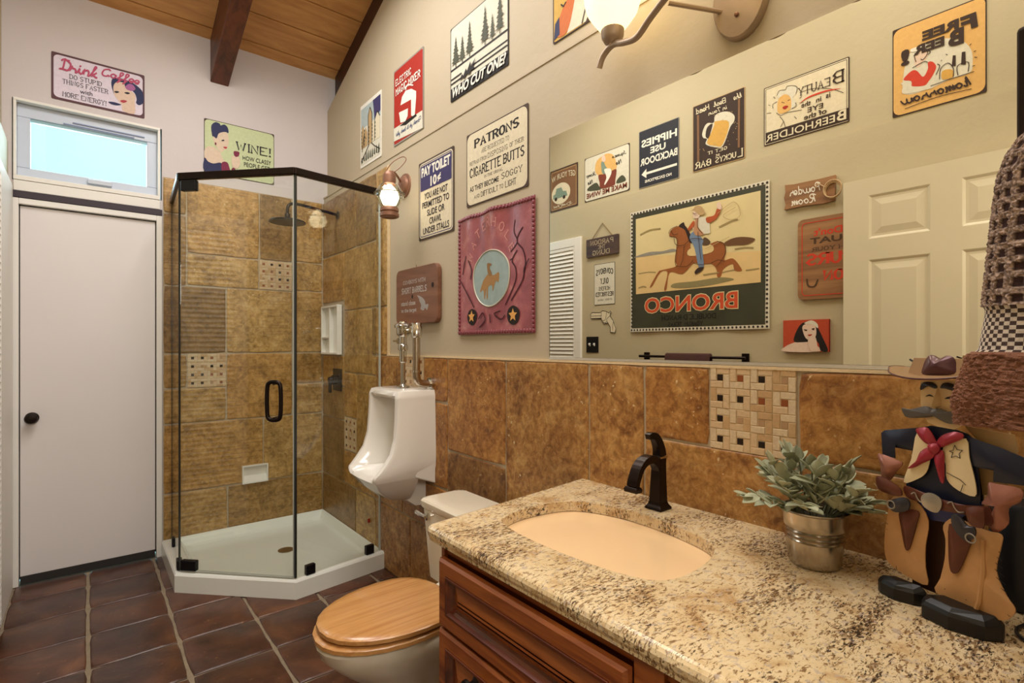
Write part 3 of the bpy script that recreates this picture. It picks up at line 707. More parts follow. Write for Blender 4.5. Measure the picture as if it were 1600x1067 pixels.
# ceiling boards on the slope, beam and rake board
sl = math.atan(0.365); ys = DY + 0.0
ceil_base = MB().loft([[(x, DY + 0.1, zc(DY + 0.1) + 0.03), (x, HY, zc(HY) + 0.03), (x, HY, zc(HY) + 0.08), (x, DY + 0.1, zc(DY + 0.1) + 0.08)] for x in (LX - 0.1, WX + 0.14)]).obj('ceiling', RAKEW)
struct(ceil_base)
y = DY + 0.03; k = 0
while y > HY:
    w = 0.206 if k else 0.115
    y1 = y - w + 0.008
    o = MB().loft([[(x, y, zc(y)), (x, y1, zc(y1)), (x, y1, zc(y1) + 0.028), (x, y, zc(y) + 0.028)] for x in (LX - 0.1, WX + 0.14)]).obj('plank', PLANK, ceil_base, bevel=0.003, seg=1)
    y -= w; k += 1
bm_ = MB().loft([[(x, DY, zc(DY) + 0.01), (x, DY, 2.957), (x, HY, 2.957 + 0.365 * (DY - HY)), (x, HY, zc(HY) + 0.01)] for x in (0.612, 0.716)]).obj('trim_1', BEAMW, bevel=0.004)
struct(bm_)
rk = MB().loft([[(x, DY - 0.02, zc(DY) + 0.01), (x, DY - 0.02, zr(DY) - 0.06), (x, NY, zr(NY) - 0.06), (x, NY, zc(NY) + 0.01)] for x in (WX + 0.075, WX + 0.12)]).obj('trim_2', RAKEW)
struct(rk)
# back door with frame, sweep and knob
d = MB().box(-0.275, 0.322, DY + 0.012, DY + 0.052, 0.045, 2.022).obj('door_1', DOORP, bevel=0.002); struct(d)
MB().box(-0.274, 0.321, DY + 0.006, DY + 0.05, 0.004, 0.046).obj('door_sweep', paint('#2b2826', 0.6), d)
kb = MB().lathe([(0.030, 0.0), (0.030, -0.006), (0.012, -0.010), (0.012, -0.030), (0.026, -0.038), (0.029, -0.050), (0.024, -0.060), (0.001, -0.063)], (-0.228, DY + 0.012, 0.888), 20, 'y').obj('knob', BRONZE, d, True)
MB().box(-0.285, -0.2755, DY + 0.016, DY + 0.05, 0.03, 2.03).box(0.3225, 0.333, DY + 0.016, DY + 0.05, 0.03, 2.03).box(-0.285, 0.333, DY + 0.016, DY + 0.05, 2.0225, 2.035).obj('shadow_gap', paint('#1d1a18', 0.8), d)
f = MB().box(-0.305, -0.279, DY - 0.012, DY + 0.07, 0, 2.06).box(0.327, 0.355, DY - 0.012, DY + 0.07, 0, 2.06).box(-0.279, 0.327, DY - 0.012, DY + 0.07, 2.028, 2.06).obj('door_frame', TRIM, d, bevel=0.003)
MB().box(-0.305, 0.355, DY - 0.016, DY + 0.06, 2.062, 2.096).obj('head_strip', paint('#2d1f2b', 0.5), d)
# window: casing, sash, glazing, latch
w = MB()
for x0, x1, z0, z1 in ((wx0, wx1, wz1 - 0.014, wz1), (wx0, wx1, wz0, wz0 + 0.024), (wx0, wx0 + 0.012, wz0 + 0.024, wz1 - 0.014), (wx1 - 0.012, wx1, wz0 + 0.024, wz1 - 0.014)):
    w.box(x0, x1, DY - 0.014, DY + 0.10, z0, z1)
w = struct(w.obj('window_1', TRIM, bevel=0.002))
MB().box(wx0, wx1, DY - 0.010, DY + 0.05, 2.098, 2.154).obj('window_sill', TRIM, w, bevel=0.003)
sa = MB()
for x0, x1, z0, z1 in ((-0.288, 0.333, 2.503, 2.572), (-0.288, 0.333, 2.180, 2.232), (-0.288, -0.235, 2.232, 2.503), (0.281, 0.333, 2.232, 2.503)):
    sa.box(x0, x1, DY + 0.028, DY + 0.062, z0, z1)
sa = sa.obj('sash', paint('#c4cddd', 0.4, var=0.03), w, bevel=0.004)
MB().box(-0.235, 0.281, DY + 0.036, DY + 0.056, 2.486, 2.503).obj('glazing_bead', paint('#8fb4bd', 0.4), sa)
MB().box(-0.10, 0.22, DY + 0.022, DY + 0.03, 2.507, 2.513).box(-0.06, 0.27, DY + 0.022, DY + 0.03, 2.522, 2.528).obj('track', paint('#7585a8', 0.4), sa)
MB().box(0.005, 0.115, DY + 0.008, DY + 0.030, 2.196, 2.222).obj('latch', paint('#c3cbd8', 0.35), sa, bevel=0.004)
MB().box(-0.235, 0.281, DY + 0.046, DY + 0.050, 2.232, 2.488).obj('pane', GLASS, w)
# six panel entry door standing open against the left wall
e0, e1, ex = 0.18, 0.982, LX + 0.055
dd = MB().box(ex - 0.036, ex - 0.006, e0, e1, 0.02, 2.085)
d3 = dd.obj('door_3', DOORE, bevel=0.002); struct(d3)
ybs = [(e0 + 0.108, e0 + 0.347), (e1 - 0.347, e1 - 0.108)]; zbs = [(1.79, 2.0), (1.08, 1.69), (0.16, 0.93)]
fr = MB(); cy_ = [e0] + [q for p in ybs for q in p] + [e1]; cz = [0.02] + [q for p in reversed(zbs) for q in p] + [2.085]
for i in range(0, len(cy_), 2): fr.box(ex - 0.0065, ex, cy_[i], cy_[i + 1], 0.02, 2.085)
for i in range(0, len(cz), 2):
    for (a, b2) in ybs: fr.box(ex - 0.0065, ex, a, b2, cz[i], cz[i + 1])
fr.obj('rails', DOORE, d3)
for (a, b2) in ybs:
    for (z0, z1) in zbs:
        q = lambda i, x: [(x, a + i, z0 + i), (x, b2 - i, z0 + i), (x, b2 - i, z1 - i), (x, a + i, z1 - i)]
        MB().loft([q(0.0, ex), q(0.003, ex - 0.001), q(0.012, ex - 0.0058), q(0.022, ex - 0.0058), q(0.052, ex - 0.0005)], False).add(q(0.052, ex - 0.0005), [(0, 1, 2, 3)]).obj('panel', DOORE, d3)
MB().lathe([(0.030, 0), (0.030, 0.006), (0.011, 0.010), (0.011, 0.032), (0.027, 0.042), (0.024, 0.06), (0.001, 0.064)], (ex, e1 - 0.065, 0.93), 18, 'x').obj('knob', BRONZE, d3, True)
# louvred closet door near the back of the left wall
l0, l1, lx = 2.80, 3.36, LX
dl = MB().box(lx - 0.001, lx + 0.020, l0, l0 + 0.068, 0, 2.12).box(lx - 0.001, lx + 0.020, l1 - 0.068, DY - 0.02, 0, 2.12).box(lx - 0.001, lx + 0.020, l0 + 0.068, l1 - 0.068, 2.052, 2.12)
dl = struct(dl.obj('door_2', TRIM, bevel=0.004))
MB().box(lx + 0.0, lx + 0.004, l0 + 0.07, l1 - 0.07, 0.02, 2.05).obj('backing', paint('#4a443c', 0.8), dl)
st = MB().box(lx, lx + 0.022, l0 + 0.069, l0 + 0.076, 0.02, 2.05).box(lx, lx + 0.022, l1 - 0.076, l1 - 0.069, 0.02, 2.05).box(lx, lx + 0.018, l0 + 0.076, l1 - 0.076, 2.028, 2.05)
st.obj('stile', TRIM, dl)
SLAT = MB().loft([[(0.003, yy, 0.018), (0.006, yy, 0.018), (0.021, yy, -0.016), (0.018, yy, -0.016)] for yy in (-(l1 - l0) / 2 + 0.077, (l1 - l0) / 2 - 0.077)]).obj('slat', TRIM, dl)
SLAT.location = (lx, (l0 + l1) / 2, 0.06)
z = 0.06 + 0.0315
while z < 2.02:
    o = SLAT.copy(); COL.objects.link(o); o.parent = dl; o.location = (lx, (l0 + l1) / 2, z); z += 0.0315
# ---------------------------------------------------------------- wall tiles
def tiles(parent, side, grid, mat, proud=0.012, off=0.0, name='tile'):
    for a0, a1, z0, z1 in grid:
        w_, h_ = abs(a1 - a0) - 0.007, (z1 - z0) - 0.007
        m2 = mat if not isinstance(mat, (list, tuple)) else random.choice(mat)
        o = jit_slab(w_, h_, proud, 0.0016, 0.005, 6).obj(name, m2, parent, mw=frame(side, (a0 + a1) / 2, (z0 + z1) / 2, off))
MOS = [paint('#cdb089', 0.55, var=0.22, scale=90, bmp=0.4), paint('#bd9a6d', 0.55, var=0.25, scale=90, bmp=0.4), paint('#d3bc98', 0.55, var=0.25, scale=120, bmp=0.5),
       paint('#221610', 0.25), paint('#8a4a26', 0.3), paint('#a98762', 0.5, scale=70)]
def mosaic(parent, side, a0, a1, z0, z1, nx, ny, singles, off=0.0):
    """pinwheel mosaic: one small square wrapped by four bars in each repeat"""
    W_, H_ = a1 - a0, z1 - z0; M = frame(side, (a0 + a1) / 2, (z0 + z1) / 2, off)
    pan = MB().box(-W_ / 2, W_ / 2, -H_ / 2, H_ / 2, 0, 0.0088).obj('mosaic_panel', paint('#c9b08a', 0.9, var=0.15, scale=60, bmp=0.3), parent, mw=M)
    ux, uy = W_ / nx / 3, H_ / ny / 3; al = MB()
    for i in range(nx):
        for k in range(ny):
            bx, by = -W_ / 2 + 3 * ux * i, -H_ / 2 + 3 * uy * k
            cells = [(0, 2, 0, 1), (2, 3, 0, 2), (1, 3, 2, 3), (0, 1, 1, 3), (1, 2, 1, 2)]
            for q, (p0, p1, q0, q1) in enumerate(cells):
                mi = random.choice((3, 4, 3, 4, 5)) if q == 4 else random.choice((0, 0, 1, 2, 2))
                g = 0.0009; x0, x1, y0, y1 = bx + p0 * ux + g, bx + p1 * ux - g, by + q0 * uy + g, by + q1 * uy - g
                t = (0.0098 if q == 4 else 0.0104 + random.uniform(-0.0006, 0.001)); c = 0.0010
                rings = [[(x0, y0, 0.004), (x1, y0, 0.004), (x1, y1, 0.004), (x0, y1, 0.004)], [(x0, y0, t - c), (x1, y0, t - c), (x1, y1, t - c), (x0, y1, t - c)], [(x0 + c, y0 + c, t), (x1 - c, y0 + c, t), (x1 - c, y1 - c, t), (x0 + c, y1 - c, t)]]
                if singles: MB().loft(rings).obj('mosaic_tile', MOS[mi], pan)
                else: al.loft(rings, mi=mi)
    if not singles: tag(al.obj('mosaic_tile', MOS, pan), kind='stuff')
TY = 2.755                               # front edge of the shower tile on the right wall
bed = MB().box(WX - 0.006, WX, NY, DY, 0, 1.222).box(WX - 0.006, WX, TY, DY, 1.222, 2.30).obj('grout_bed', GROUT, wall_right)
MB().box(WX - 0.012, WX, NY, TY, 1.218, 1.226).obj('cap_strip', paint('#dcc39a', 0.6, var=0.15, scale=60, bmp=0.4), wall_right)
MB().box(WX - 0.010, WX, TY - 0.016, TY, 1.226, 2.30).obj('edge_strip', paint('#dcc39a', 0.6, var=0.15, scale=60, bmp=0.4), wall_right)
R1 = [(2.565, 2.905, 1.0, 1.22), (2.114, 2.34, 1.006, 1.22), (2.114, 2.565, 0.59, 1.0), (2.565, 2.905, 0.37, 1.0), (1.672, 2.114, 0.782, 1.22), (1.672, 2.114, 0.37, 0.782), (2.114, 2.565, 0.37, 0.59),
      (1.217, 1.672, 0.37, 1.22), (0.988, 1.217, 0.59, 1.22), (0.772, 0.988, 1.002, 1.22), (0.546, 0.988, 0.60, 1.002), (0.12, 0.542, 1.004, 1.22), (0.12, 0.546, 0.60, 1.004), (-0.06, 0.12, 0.60, 1.22),
      (2.48, 2.905, 0.0, 0.37), (2.06, 2.48, 0.0, 0.37), (1.63, 2.06, 0.0, 0.37), (1.21, 1.63, 0.0, 0.37)]
tiles(wall_right, 'right', R1, TILE_R)
mosaic(wall_right, 'right', 0.546, 0.770, 1.000, 1.220, 4, 4, True)
mosaic(wall_right, 'right', 2.342, 2.562, 1.004, 1.220, 4, 4, False)
R2 = [(2.755, 2.90, 1.22, 1.50), (2.755, 2.90, 1.50, 2.06), (2.755, 2.90, 2.06, 2.30), (2.90, 2.96, 1.22, 1.505), (2.96, 3.395, 1.10, 1.505), (2.90, 3.395, 1.505, 1.90), (2.90, 3.2, 1.90, 2.30), (3.2, 3.80, 1.90, 2.30),
      (3.395, 3.80, 1.575, 1.90), (3.395, 3.80, 1.005, 1.21), (3.19, 3.395, 0.81, 1.10), (2.905, 3.19, 0.59, 1.10), (3.395, 3.80, 0.78, 1.005), (3.395, 3.80, 0.37, 0.78), (2.905, 3.395, 0.37, 0.59), (3.2, 3.80, 0.0, 0.37), (2.905, 3.2, 0.0, 0.37), (2.905, 2.96, 1.10, 1.22)]
tiles(wall_right, 'right', R2, TILE_S)
mosaic(wall_right, 'right', 3.195, 3.39, 0.595, 0.805, 3, 4, False)
TB = 0.360
MB().box(TB, WX - 0.006, DY - 0.006, DY, 0, 2.30).obj('grout_bed', GROUT, wall_back)
B1 = [(TB, 0.482, 2.085, 2.30), (TB, 0.482, 1.645, 2.085), (0.482, 0.90, 1.852, 2.30), (0.90, 1.112, 1.852, 2.30), (1.112, 1.323, 1.862, 2.30), (0.482, 0.897, 1.65, 1.852), (1.112, 1.323, 1.66, 1.862),
      (TB, 0.701, 1.228, 1.645), (0.701, 1.112, 1.228, 1.65), (1.112, 1.323, 1.228, 1.66), (TB, 0.484, 1.016, 1.222), (TB, 0.701, 0.795, 1.012), (0.701, 1.112, 0.795, 1.226), (1.112, 1.323, 1.010, 1.226), (1.112, 1.323, 0.795, 1.010),
      (TB, 0.925, 0.37, 0.795), (0.925, 1.323, 0.37, 0.795), (TB, 0.709, 0.0, 0.37), (0.709, 1.323, 0.0, 0.37)]
tiles(wall_back, 'back', B1, TILE_S)
mosaic(wall_back, 'back', 0.900, 1.108, 1.655, 1.850, 4, 4, False)
mosaic(wall_back, 'back', 0.487, 0.699, 1.014, 1.224, 4, 4, False)
# ---------------------------------------------------------------- shower
A_, B_, C_, D_ = (0.352, 3.795), (0.352, 3.195), (0.815, 2.718), (1.322, 2.785)
def pan_loop(i, z): # the outline pushed inward by i from the open sides
    return [(A_[0] + i, 3.788, z), (B_[0] + i, B_[1] + i * 0.42, z), (C_[0] + i * 0.42, C_[1] + i * 1.05, z), (1.322, D_[1] + i * 1.02, z), (1.322, 3.788, z)]
def inner(i, w, z):
    p = pan_loop(i, z); p[0] = (p[0][0], 3.788 - w, z); p[3] = (1.322 - w, p[3][1], z); p[4] = (1.322 - w, 3.788 - w, z); return p
pan = thing('shower_pan', 'white five-sided shower base in the tiled corner', 'shower pan', (0.9, 3.3, 0))
L = Matrix.Translation((-0.9, -3.3, 0))
pm_ = MB().loft([pan_loop(0, 0.003), pan_loop(0, 0.088), pan_loop(0.006, 0.098), inner(0.078, 0.004, 0.100), inner(0.088, 0.012, 0.094), inner(0.115, 0.035, 0.052), inner(0.15, 0.06, 0.046)], True)
pm_.obj('basin', ACRYL, pan, mw=L)
MB().lathe([(0.045, 0.047), (0.045, 0.050), (0.03, 0.051), (0.001, 0.049)], (0.93, 3.30, 0), 20).obj('drain', STEEL, pan, True, mw=L)
enc = thing('shower_enclosure', 'frameless clear glass shower enclosure with dark bronze header and clamps', 'shower enclosure', (0.8, 3.0, 0.1))
L = Matrix.Translation((-0.8, -3.0, -0.1))
g0, g1, g2, g3 = (0.408, 3.785), (0.378, 3.212), (0.816, 2.742), (1.312, 2.818)
def wallseg(p, q, z0, z1, t, e0=0.0, e1=0.0):
    dx, dy = q[0] - p[0], q[1] - p[1]; l = math.hypot(dx, dy); dx /= l; dy /= l; nx, ny = -dy * t / 2, dx * t / 2
    a = (p[0] + dx * e0, p[1] + dy * e0); b = (q[0] - dx * e1, q[1] - dy * e1)
    return [[(a[0] + nx, a[1] + ny, z), (b[0] + nx, b[1] + ny, z), (b[0] - nx, b[1] - ny, z), (a[0] - nx, a[1] - ny, z)] for z in (z0, z1)]
HT = 2.142
MB().loft(wallseg(g0, g1, 0.104, HT, 0.009, 0.0, 0.004)).obj('side_pane', GLASS, enc, mw=L)
door = MB().loft(wallseg(g1, g2, 0.110, HT - 0.006, 0.009, 0.006, 0.010)).obj('glass_door', GLASS, enc, mw=L)
MB().loft(wallseg(g2, g3, 0.104, HT, 0.009, 0.004, 0.0)).obj('front_pane', GLASS, enc, mw=L)
hd = MB()
for p, q in ((g0, g1), (g1, g2), (g2, g3)): hd.loft(wallseg(p, q, HT - 0.004, HT + 0.034, 0.030, -0.006 if p != g0 else 0, -0.006 if q != g3 else 0))
hd.obj('header', BRONZE, enc, mw=L, bevel=0.006)
SEAL = paint('#2a2c2a', 0.3); SEALL = paint('#b9bdb4', 0.25)
for nm, mt, p, q, e0, e1 in (('edge_seal', SEAL, g1, g2, -0.004, 0.6435), ('edge_seal', SEALL, g1, g2, 0.635, 0.004), ('edge_seal', SEAL, g2, g3, -0.002, 0.494), ('edge_seal', SEAL, g0, g1, 0.0, 0.567), ('edge_seal', SEALL, g2, g3, 0.4945, 0.0)):
    MB().loft(wallseg(p, q, 0.104, HT, 0.012, e0, e1)).obj(nm, mt, enc, mw=L)
MB().loft(wallseg(g1, g2, 0.104, 0.110, 0.012, 0.01, 0.012)).obj('door_sweep', SEALL, enc, mw=L)
def clamp(p, q, s0, s1, z0, z1): MB().loft(wallseg(p, q, z0, z1, 0.026, s0, math.hypot(q[0] - p[0], q[1] - p[1]) - s1)).obj('clamp', BLACKM, enc, mw=L, bevel=0.004)
clamp(g1, g2, 0.012, 0.098, HT - 0.062, HT - 0.006); clamp(g1, g2, 0.012, 0.098, 0.108, 0.162)
clamp(g2, g3, 0.055, 0.105, 0.100, 0.150); clamp(g2, g3, 0.405, 0.455, 0.100, 0.150)
clamp(g0, g1, 0.12, 0.17, 0.100, 0.150); clamp(g0, g1, 0.50, 0.56, 0.100, 0.150)
# ring handle through the glass door
ux, uy = (g2[0] - g1[0]), (g2[1] - g1[1]); l = math.hypot(ux, uy); ux /= l; uy /= l
hc = (g1[0] + ux * 0.555, g1[1] + uy * 0.555, 1.0)
def hp(a, z, n): return (hc[0] + ux * a - uy * n * -1 * -1, hc[1] + uy * a + ux * n * -1, hc[2] + z)
nx_, ny_ = uy, -ux           # towards the room
if nx_ * (0 - hc[0]) + ny_ * (0 - hc[1]) < 0: nx_, ny_ = -nx_, -ny_
ringp = []
for a, z in spline([(-0.036, -0.06), (-0.036, 0.06), (-0.022, 0.092), (0.022, 0.092), (0.036, 0.06), (0.036, -0.06), (0.022, -0.092), (-0.022, -0.092)], True, 5):
    ringp.append((hc[0] + ux * a + nx_ * 0.042, hc[1] + uy * a + ny_ * 0.042, hc[2] + z))
hm = MB().tube(ringp, 0.0105, 10, True)
for z in (-0.090, 0.090):
    hm.tube([(hc[0] + nx_ * 0.005, hc[1] + ny_ * 0.005, hc[2] + z), (hc[0] + nx_ * 0.044, hc[1] + ny_ * 0.044, hc[2] + z)], 0.0095, 10)
hm.obj('door_handle', BRONZE, enc, True, mw=L)
# niches, valve, shower head
nz = MB()
for x0, x1, z0, z1 in ((0, 0.008, 0, 0.118), (0.150, 0.158, 0, 0.118), (0.008, 0.150, 0, 0.008), (0.008, 0.150, 0.110, 0.118)): nz.box(x0, x1, -0.036, -0.011, z0, z1)
nz.box(0.008, 0.150, -0.0125, -0.0115, 0.008, 0.110)
nz.loft([[(x, -0.012, 0.008), (x, -0.034, 0.008), (x, -0.013, 0.050)] for x in (0.008, 0.150)])
tag(nz.obj('soap_dish', CERAMIC, None, mw=Matrix.Translation((0.791, DY, 0.367)), bevel=0.002), 'small white ceramic soap niche set low in the shower tile', 'soap dish')
nc = thing('shower_caddy', 'tall white divided niche on the shower side wall above the valve', 'shelf', (WX - 0.012, 3.58, 1.215))
q = MB()
for y0, y1, z0, z1 in ((-0.155, -0.143, 0, 0.335), (0.143, 0.155, 0, 0.335), (-0.143, 0.143, 0, 0.014), (-0.143, 0.143, 0.321, 0.335)): q.box(-0.034, 0, y0, y1, z0, z1)
q.obj('frame', CERAMIC, nc, bevel=0.003)
MB().box(-0.004, -0.001, -0.143, 0.143, 0.014, 0.321).obj('back', CERAMIC, nc)
MB().box(-0.032, -0.004, -0.006, 0.006, 0.014, 0.321).obj('divider', CERAMIC, nc)
MB().box(-0.032, -0.004, 0.006, 0.143, 0.110, 0.120).obj('shelf', CERAMIC, nc)
vv = thing('shower_valve', 'black square shower valve with lever below the white niche', 'faucet', (WX - 0.012, 3.50, 1.045))
MB().box(-0.008, 0, -0.075, 0.075, -0.075, 0.075).obj('plate', BLACKM, vv, bevel=0.003)
MB().lathe([(0.032, 0.0), (0.032, -0.03), (0.024, -0.036), (0.020, -0.055), (0.001, -0.058)], (-0.008, 0, 0), 18, 'x').obj('hub', BLACKM, vv, True)
MB().box(-0.062, -0.046, -0.014, 0.014, -0.085, 0.012).obj('lever', BLACKM, vv, bevel=0.004)
sh = thing('rain_shower', 'flat black rain shower head on a long wall arm', 'shower head', (WX - 0.012, 3.50, 2.16))
MB().tube(spline([(0, 0, 0), (-0.10, -0.03, 0.004), (-0.27, -0.08, 0.008), (-0.335, -0.10, -0.002), (-0.356, -0.107, -0.03), (-0.358, -0.108, -0.078)], False, 6), 0.0095, 10).obj('arm', BRONZE, sh, True)
MB().lathe([(0.028, 0), (0.028, -0.006), (0.012, -0.012)], (0, 0, 0), 18, 'x').obj('flange', BRONZE, sh, True)
MB().lathe([(0.012, -0.064), (0.017, -0.072), (0.017, -0.104), (0.012, -0.112)], (-0.358, -0.108, 0), 14).obj('swivel', BRONZE, sh, True)
MB().lathe([(0.001, -0.110), (0.10, -0.112), (0.106, -0.117), (0.106, -0.123), (0.001, -0.124)], (-0.358, -0.108, 0), 30).obj('spray_plate', BLACKM, sh, True)
tag(MB().box(0, 0.004, -0.012, 0.012, -0.014, 0.014).obj('sticker', ink('#a8201c'), None, mw=frame('right', 2.985, 0.225, 0.012)), 'tiny red sticker low on the shower side wall', 'sticker')

# ---------------------------------------------------------------- urinal
ur = thing('urinal', 'white wall-hung porcelain urinal between shower and toilet', 'urinal', (WX - 0.012, 2.39, 0.48))
def uprof(z, d, c, hw, rim=0.03, bk=None):
    # around from the right wall side over the front to the left; y right side negative (towards the camera)
    bw = hw if bk is None else bk
    pts = [(0, -bw), (-0.03, -bw), (-d * 0.45, -(bw * 0.45 + hw * 0.55)), (-d + 0.018, -hw), (-d + 0.003, -hw + 0.006), (-d, -hw + 0.018)]
    inr = [(-d, -hw + rim), (-d + 0.012, -hw + rim + 0.010), (-(d + c) / 2, -hw + rim + 0.030), (-min(d, c + 0.015), -hw * 0.5), (-c, 0.0)]
    if c >= d - 0.001: inr = [(-d - 0.001, -hw + rim), (-d - 0.002, -hw + rim + 0.010), (-d - 0.003, -hw + rim + 0.030), (-d - 0.005, -hw * 0.5), (-d - 0.007, 0.0)]
    half = pts + inr
    full = half + [(x, -y) for x, y in reversed(half[:-1])]
    return [(x, y, z) for x, y in full]
lv = [(0.585, 0.172, 0.172, 0.148), (0.580, 0.190, 0.190, 0.160), (0.560, 0.198, 0.198, 0.166), (0.548, 0.200, 0.197, 0.167), (0.541, 0.200, 0.150, 0.167), (0.533, 0.200, 0.085, 0.167), (0.45, 0.203, 0.070, 0.170), (0.36, 0.210, 0.060, 0.172), (0.29, 0.230, 0.060, 0.174),
      (0.245, 0.262, 0.062, 0.174), (0.212, 0.290, 0.066, 0.172), (0.197, 0.306, 0.085, 0.168), (0.190, 0.310, 0.20, 0.166), (0.178, 0.311, 0.29, 0.163), (0.165, 0.306, 0.306, 0.158), (0.12, 0.275, 0.275, 0.135), (0.075, 0.225, 0.225, 0.098), (0.045, 0.165, 0.165, 0.070), (0.035, 0.125, 0.125, 0.05)]
rings = []
for z, d_, c_, hw in lv:
    rr = uprof(z, d_, c_, hw, 0.032 if z > 0.2 else 0.026)
    if z < 0.17: rr = [(x if x < -0.06 or True else x, y, zz) for x, y, zz in rr]
    rings.append(rr)
bowl = MB()
bowl.loft([r for r in rings if r[0][2] >= 0.16] , True, True)
low = [[(min(x, -0.085), y, z) for x, y, z in r] for r in rings if r[0][2] <= 0.166]
bowl.loft(low, True, True)
bowl.obj('bowl', CERAMIC, ur, True)
for s in (-1, 1):
    sidep = MB(); sidep.loft([[(0, s * 0.174, 0.30), (-0.10, s * 0.172, 0.30), (-0.105, s * 0.165, 0.165), (0, s * 0.172, 0.125)], [(0, s * 0.155, 0.30), (-0.10, s * 0.152, 0.30), (-0.105, s * 0.150, 0.165), (0, s * 0.150, 0.125)]])
    sidep.obj('side_wing', CERAMIC, ur, bevel=0.006)
MB().loft([[(0, -0.075, z0), (-0.10 + k, -0.06, z0), (-0.115 + k, 0, z0), (-0.10 + k, 0.06, z0), (0, 0.075, z0)] for z0, k in ((0.17, 0), (0.09, 0), (0.03, 0.01), (0.0, 0.05))], True).obj('trap', CERAMIC, ur, True)
fv = thing('flush_valve', 'chrome flush valve with lever standing above the urinal', 'flush valve', (1.235, 2.388, 1.066))
FB = MB().lathe([(0.034, 0), (0.034, 0.006), (0.020, 0.012), (0.013, 0.018), (0.013, 0.125), (0.019, 0.130), (0.019, 0.185), (0.024, 0.188), (0.026, 0.20), (0.024, 0.215), (0.020, 0.218), (0.020, 0.255), (0.030, 0.262), (0.034, 0.275), (0.034, 0.298), (0.044, 0.300), (0.045, 0.312), (0.036, 0.322), (0.020, 0.325), (0.018, 0.332), (0.001, 0.333)], (0, 0, 0), 22)
FB.obj('valve_body', CHROME, fv, True)
MB().lathe([(0.018, 0), (0.018, 0.012), (0.010, 0.016), (0.010, 0.026), (0.0045, 0.030), (0.0045, 0.075), (0.001, 0.076)], (-0.006, 0.018, 0.235), 12, 'y').obj('lever', CHROME, fv, True)
MB().lathe([(0.016, -0.02), (0.016, -0.135)], (0, 0, 0.285), 16, 'y').lathe([(0.022, -0.05), (0.022, -0.075)], (0, 0, 0.285), 12, 'y').obj('cross_pipe', CHROME, fv, True)
MB().lathe([(0.021, 0.25), (0.026, 0.254), (0.028, 0.30), (0.024, 0.306), (0.024, 0.320), (0.001, 0.322)], (0, -0.138, 0), 16).obj('stop_valve', CHROME, fv, True)
MB().tube(spline([(0, -0.138, 0.255), (0, -0.138, 0.15), (0, -0.138, 0.07), (0.012, -0.138, 0.036), (0.045, -0.138, 0.025), (0.088, -0.138, 0.025)], False, 6), 0.018, 14).obj('supply_pipe', STEEL, fv, True)
MB().lathe([(0.021, 0.083), (0.021, 0.092)], (0, -0.138, 0), 16).obj('pipe_ring', CHROME, fv, True)
MB().lathe([(0.030, 0.070), (0.030, 0.088)], (0, -0.138, 0.025), 16, 'x').obj('escutcheon', CHROME, fv, True)

# ---------------------------------------------------------------- toilet
TYC = 1.655
to = thing('toilet', 'bone white toilet with bamboo lid beside the vanity', 'toilet', (1.0, TYC, 0.0))
def egg(z, x0, x1, hw, n=28, ex=2.2):        # front x0 (towards the room), back x1
    pts = []
    cx = x1 - (x1 - x0) * 0.40; 
    for i in range(n):
        a = 2 * math.pi * i / n; c, s_ = math.cos(a), math.sin(a)
        rx = (cx - x0) if c < 0 else (x1 - cx)
        e = 1.0 if c < 0 else 0.72
        pts.append((cx + rx * (abs(c) ** e) * (1 if c > 0 else -1), hw * (abs(s_) ** 0.92) * (1 if s_ > 0 else -1), z))
    return pts
bo = MB().loft([egg(0.002, -0.22, 0.14, 0.115), egg(0.02, -0.23, 0.15, 0.12), egg(0.07, -0.225, 0.14, 0.108), egg(0.14, -0.26, 0.12, 0.118), egg(0.22, -0.36, 0.12, 0.158), egg(0.29, -0.428, 0.10, 0.184), egg(0.325, -0.441, 0.10, 0.190), egg(0.338, -0.435, 0.09, 0.184)])
bo.obj('bowl', BONE, to, True)
MB().box(0.04, 0.27, -0.10, 0.10, 0.29, 0.365).obj('tank_shelf', BONE, to, bevel=0.012)
se = MB().loft([egg(0.340, -0.436, 0.010, 0.186), egg(0.343, -0.446, 0.014, 0.194), egg(0.355, -0.446, 0.014, 0.194), egg(0.360, -0.438, 0.010, 0.188)])
se.obj('seat', BAMBOO, to, True)
li = MB().loft([egg(0.368, -0.422, 0.014, 0.186), egg(0.371, -0.434, 0.020, 0.196), egg(0.383, -0.434, 0.020, 0.196), egg(0.389, -0.426, 0.014, 0.188), egg(0.391, -0.41, 0.0, 0.165)])
li.obj('lid', BAMBOO, to, True)
for s in (-1, 1): MB().box(0.002, 0.035, s * 0.075 - 0.015, s * 0.075 + 0.015, 0.338, 0.366).obj('hinge', CHROME, to, bevel=0.004)
tk = MB().loft([[(x, y, 0.355) for x, y in rrect(0.066, 0.24, -0.195, 0.195, 0.025)], [(x, y, 0.632) for x, y in rrect(0.052, 0.25, -0.222, 0.222, 0.025)]])
tk.obj('tank', BONE, to, True)
MB().loft([[(x, y, z) for x, y in rrect(0.045 + e, 0.258 - e, -0.235 + e, 0.235 - e, 0.03)] for z, e in ((0.628, 0.004), (0.634, 0), (0.654, 0), (0.661, 0.006), (0.663, 0.02))]).obj('tank_lid', BONE, to, True)
MB().lathe([(0.014, 0), (0.014, -0.012), (0.008, -0.016), (0.001, -0.017)], (0.054, 0.165, 0.60), 14, 'x').tube([(0.040, 0.165, 0.60), (0.036, 0.195, 0.602), (0.036, 0.235, 0.606)], [0.007, 0.009, 0.008], 8).obj('flush_lever', CHROME, to, True)

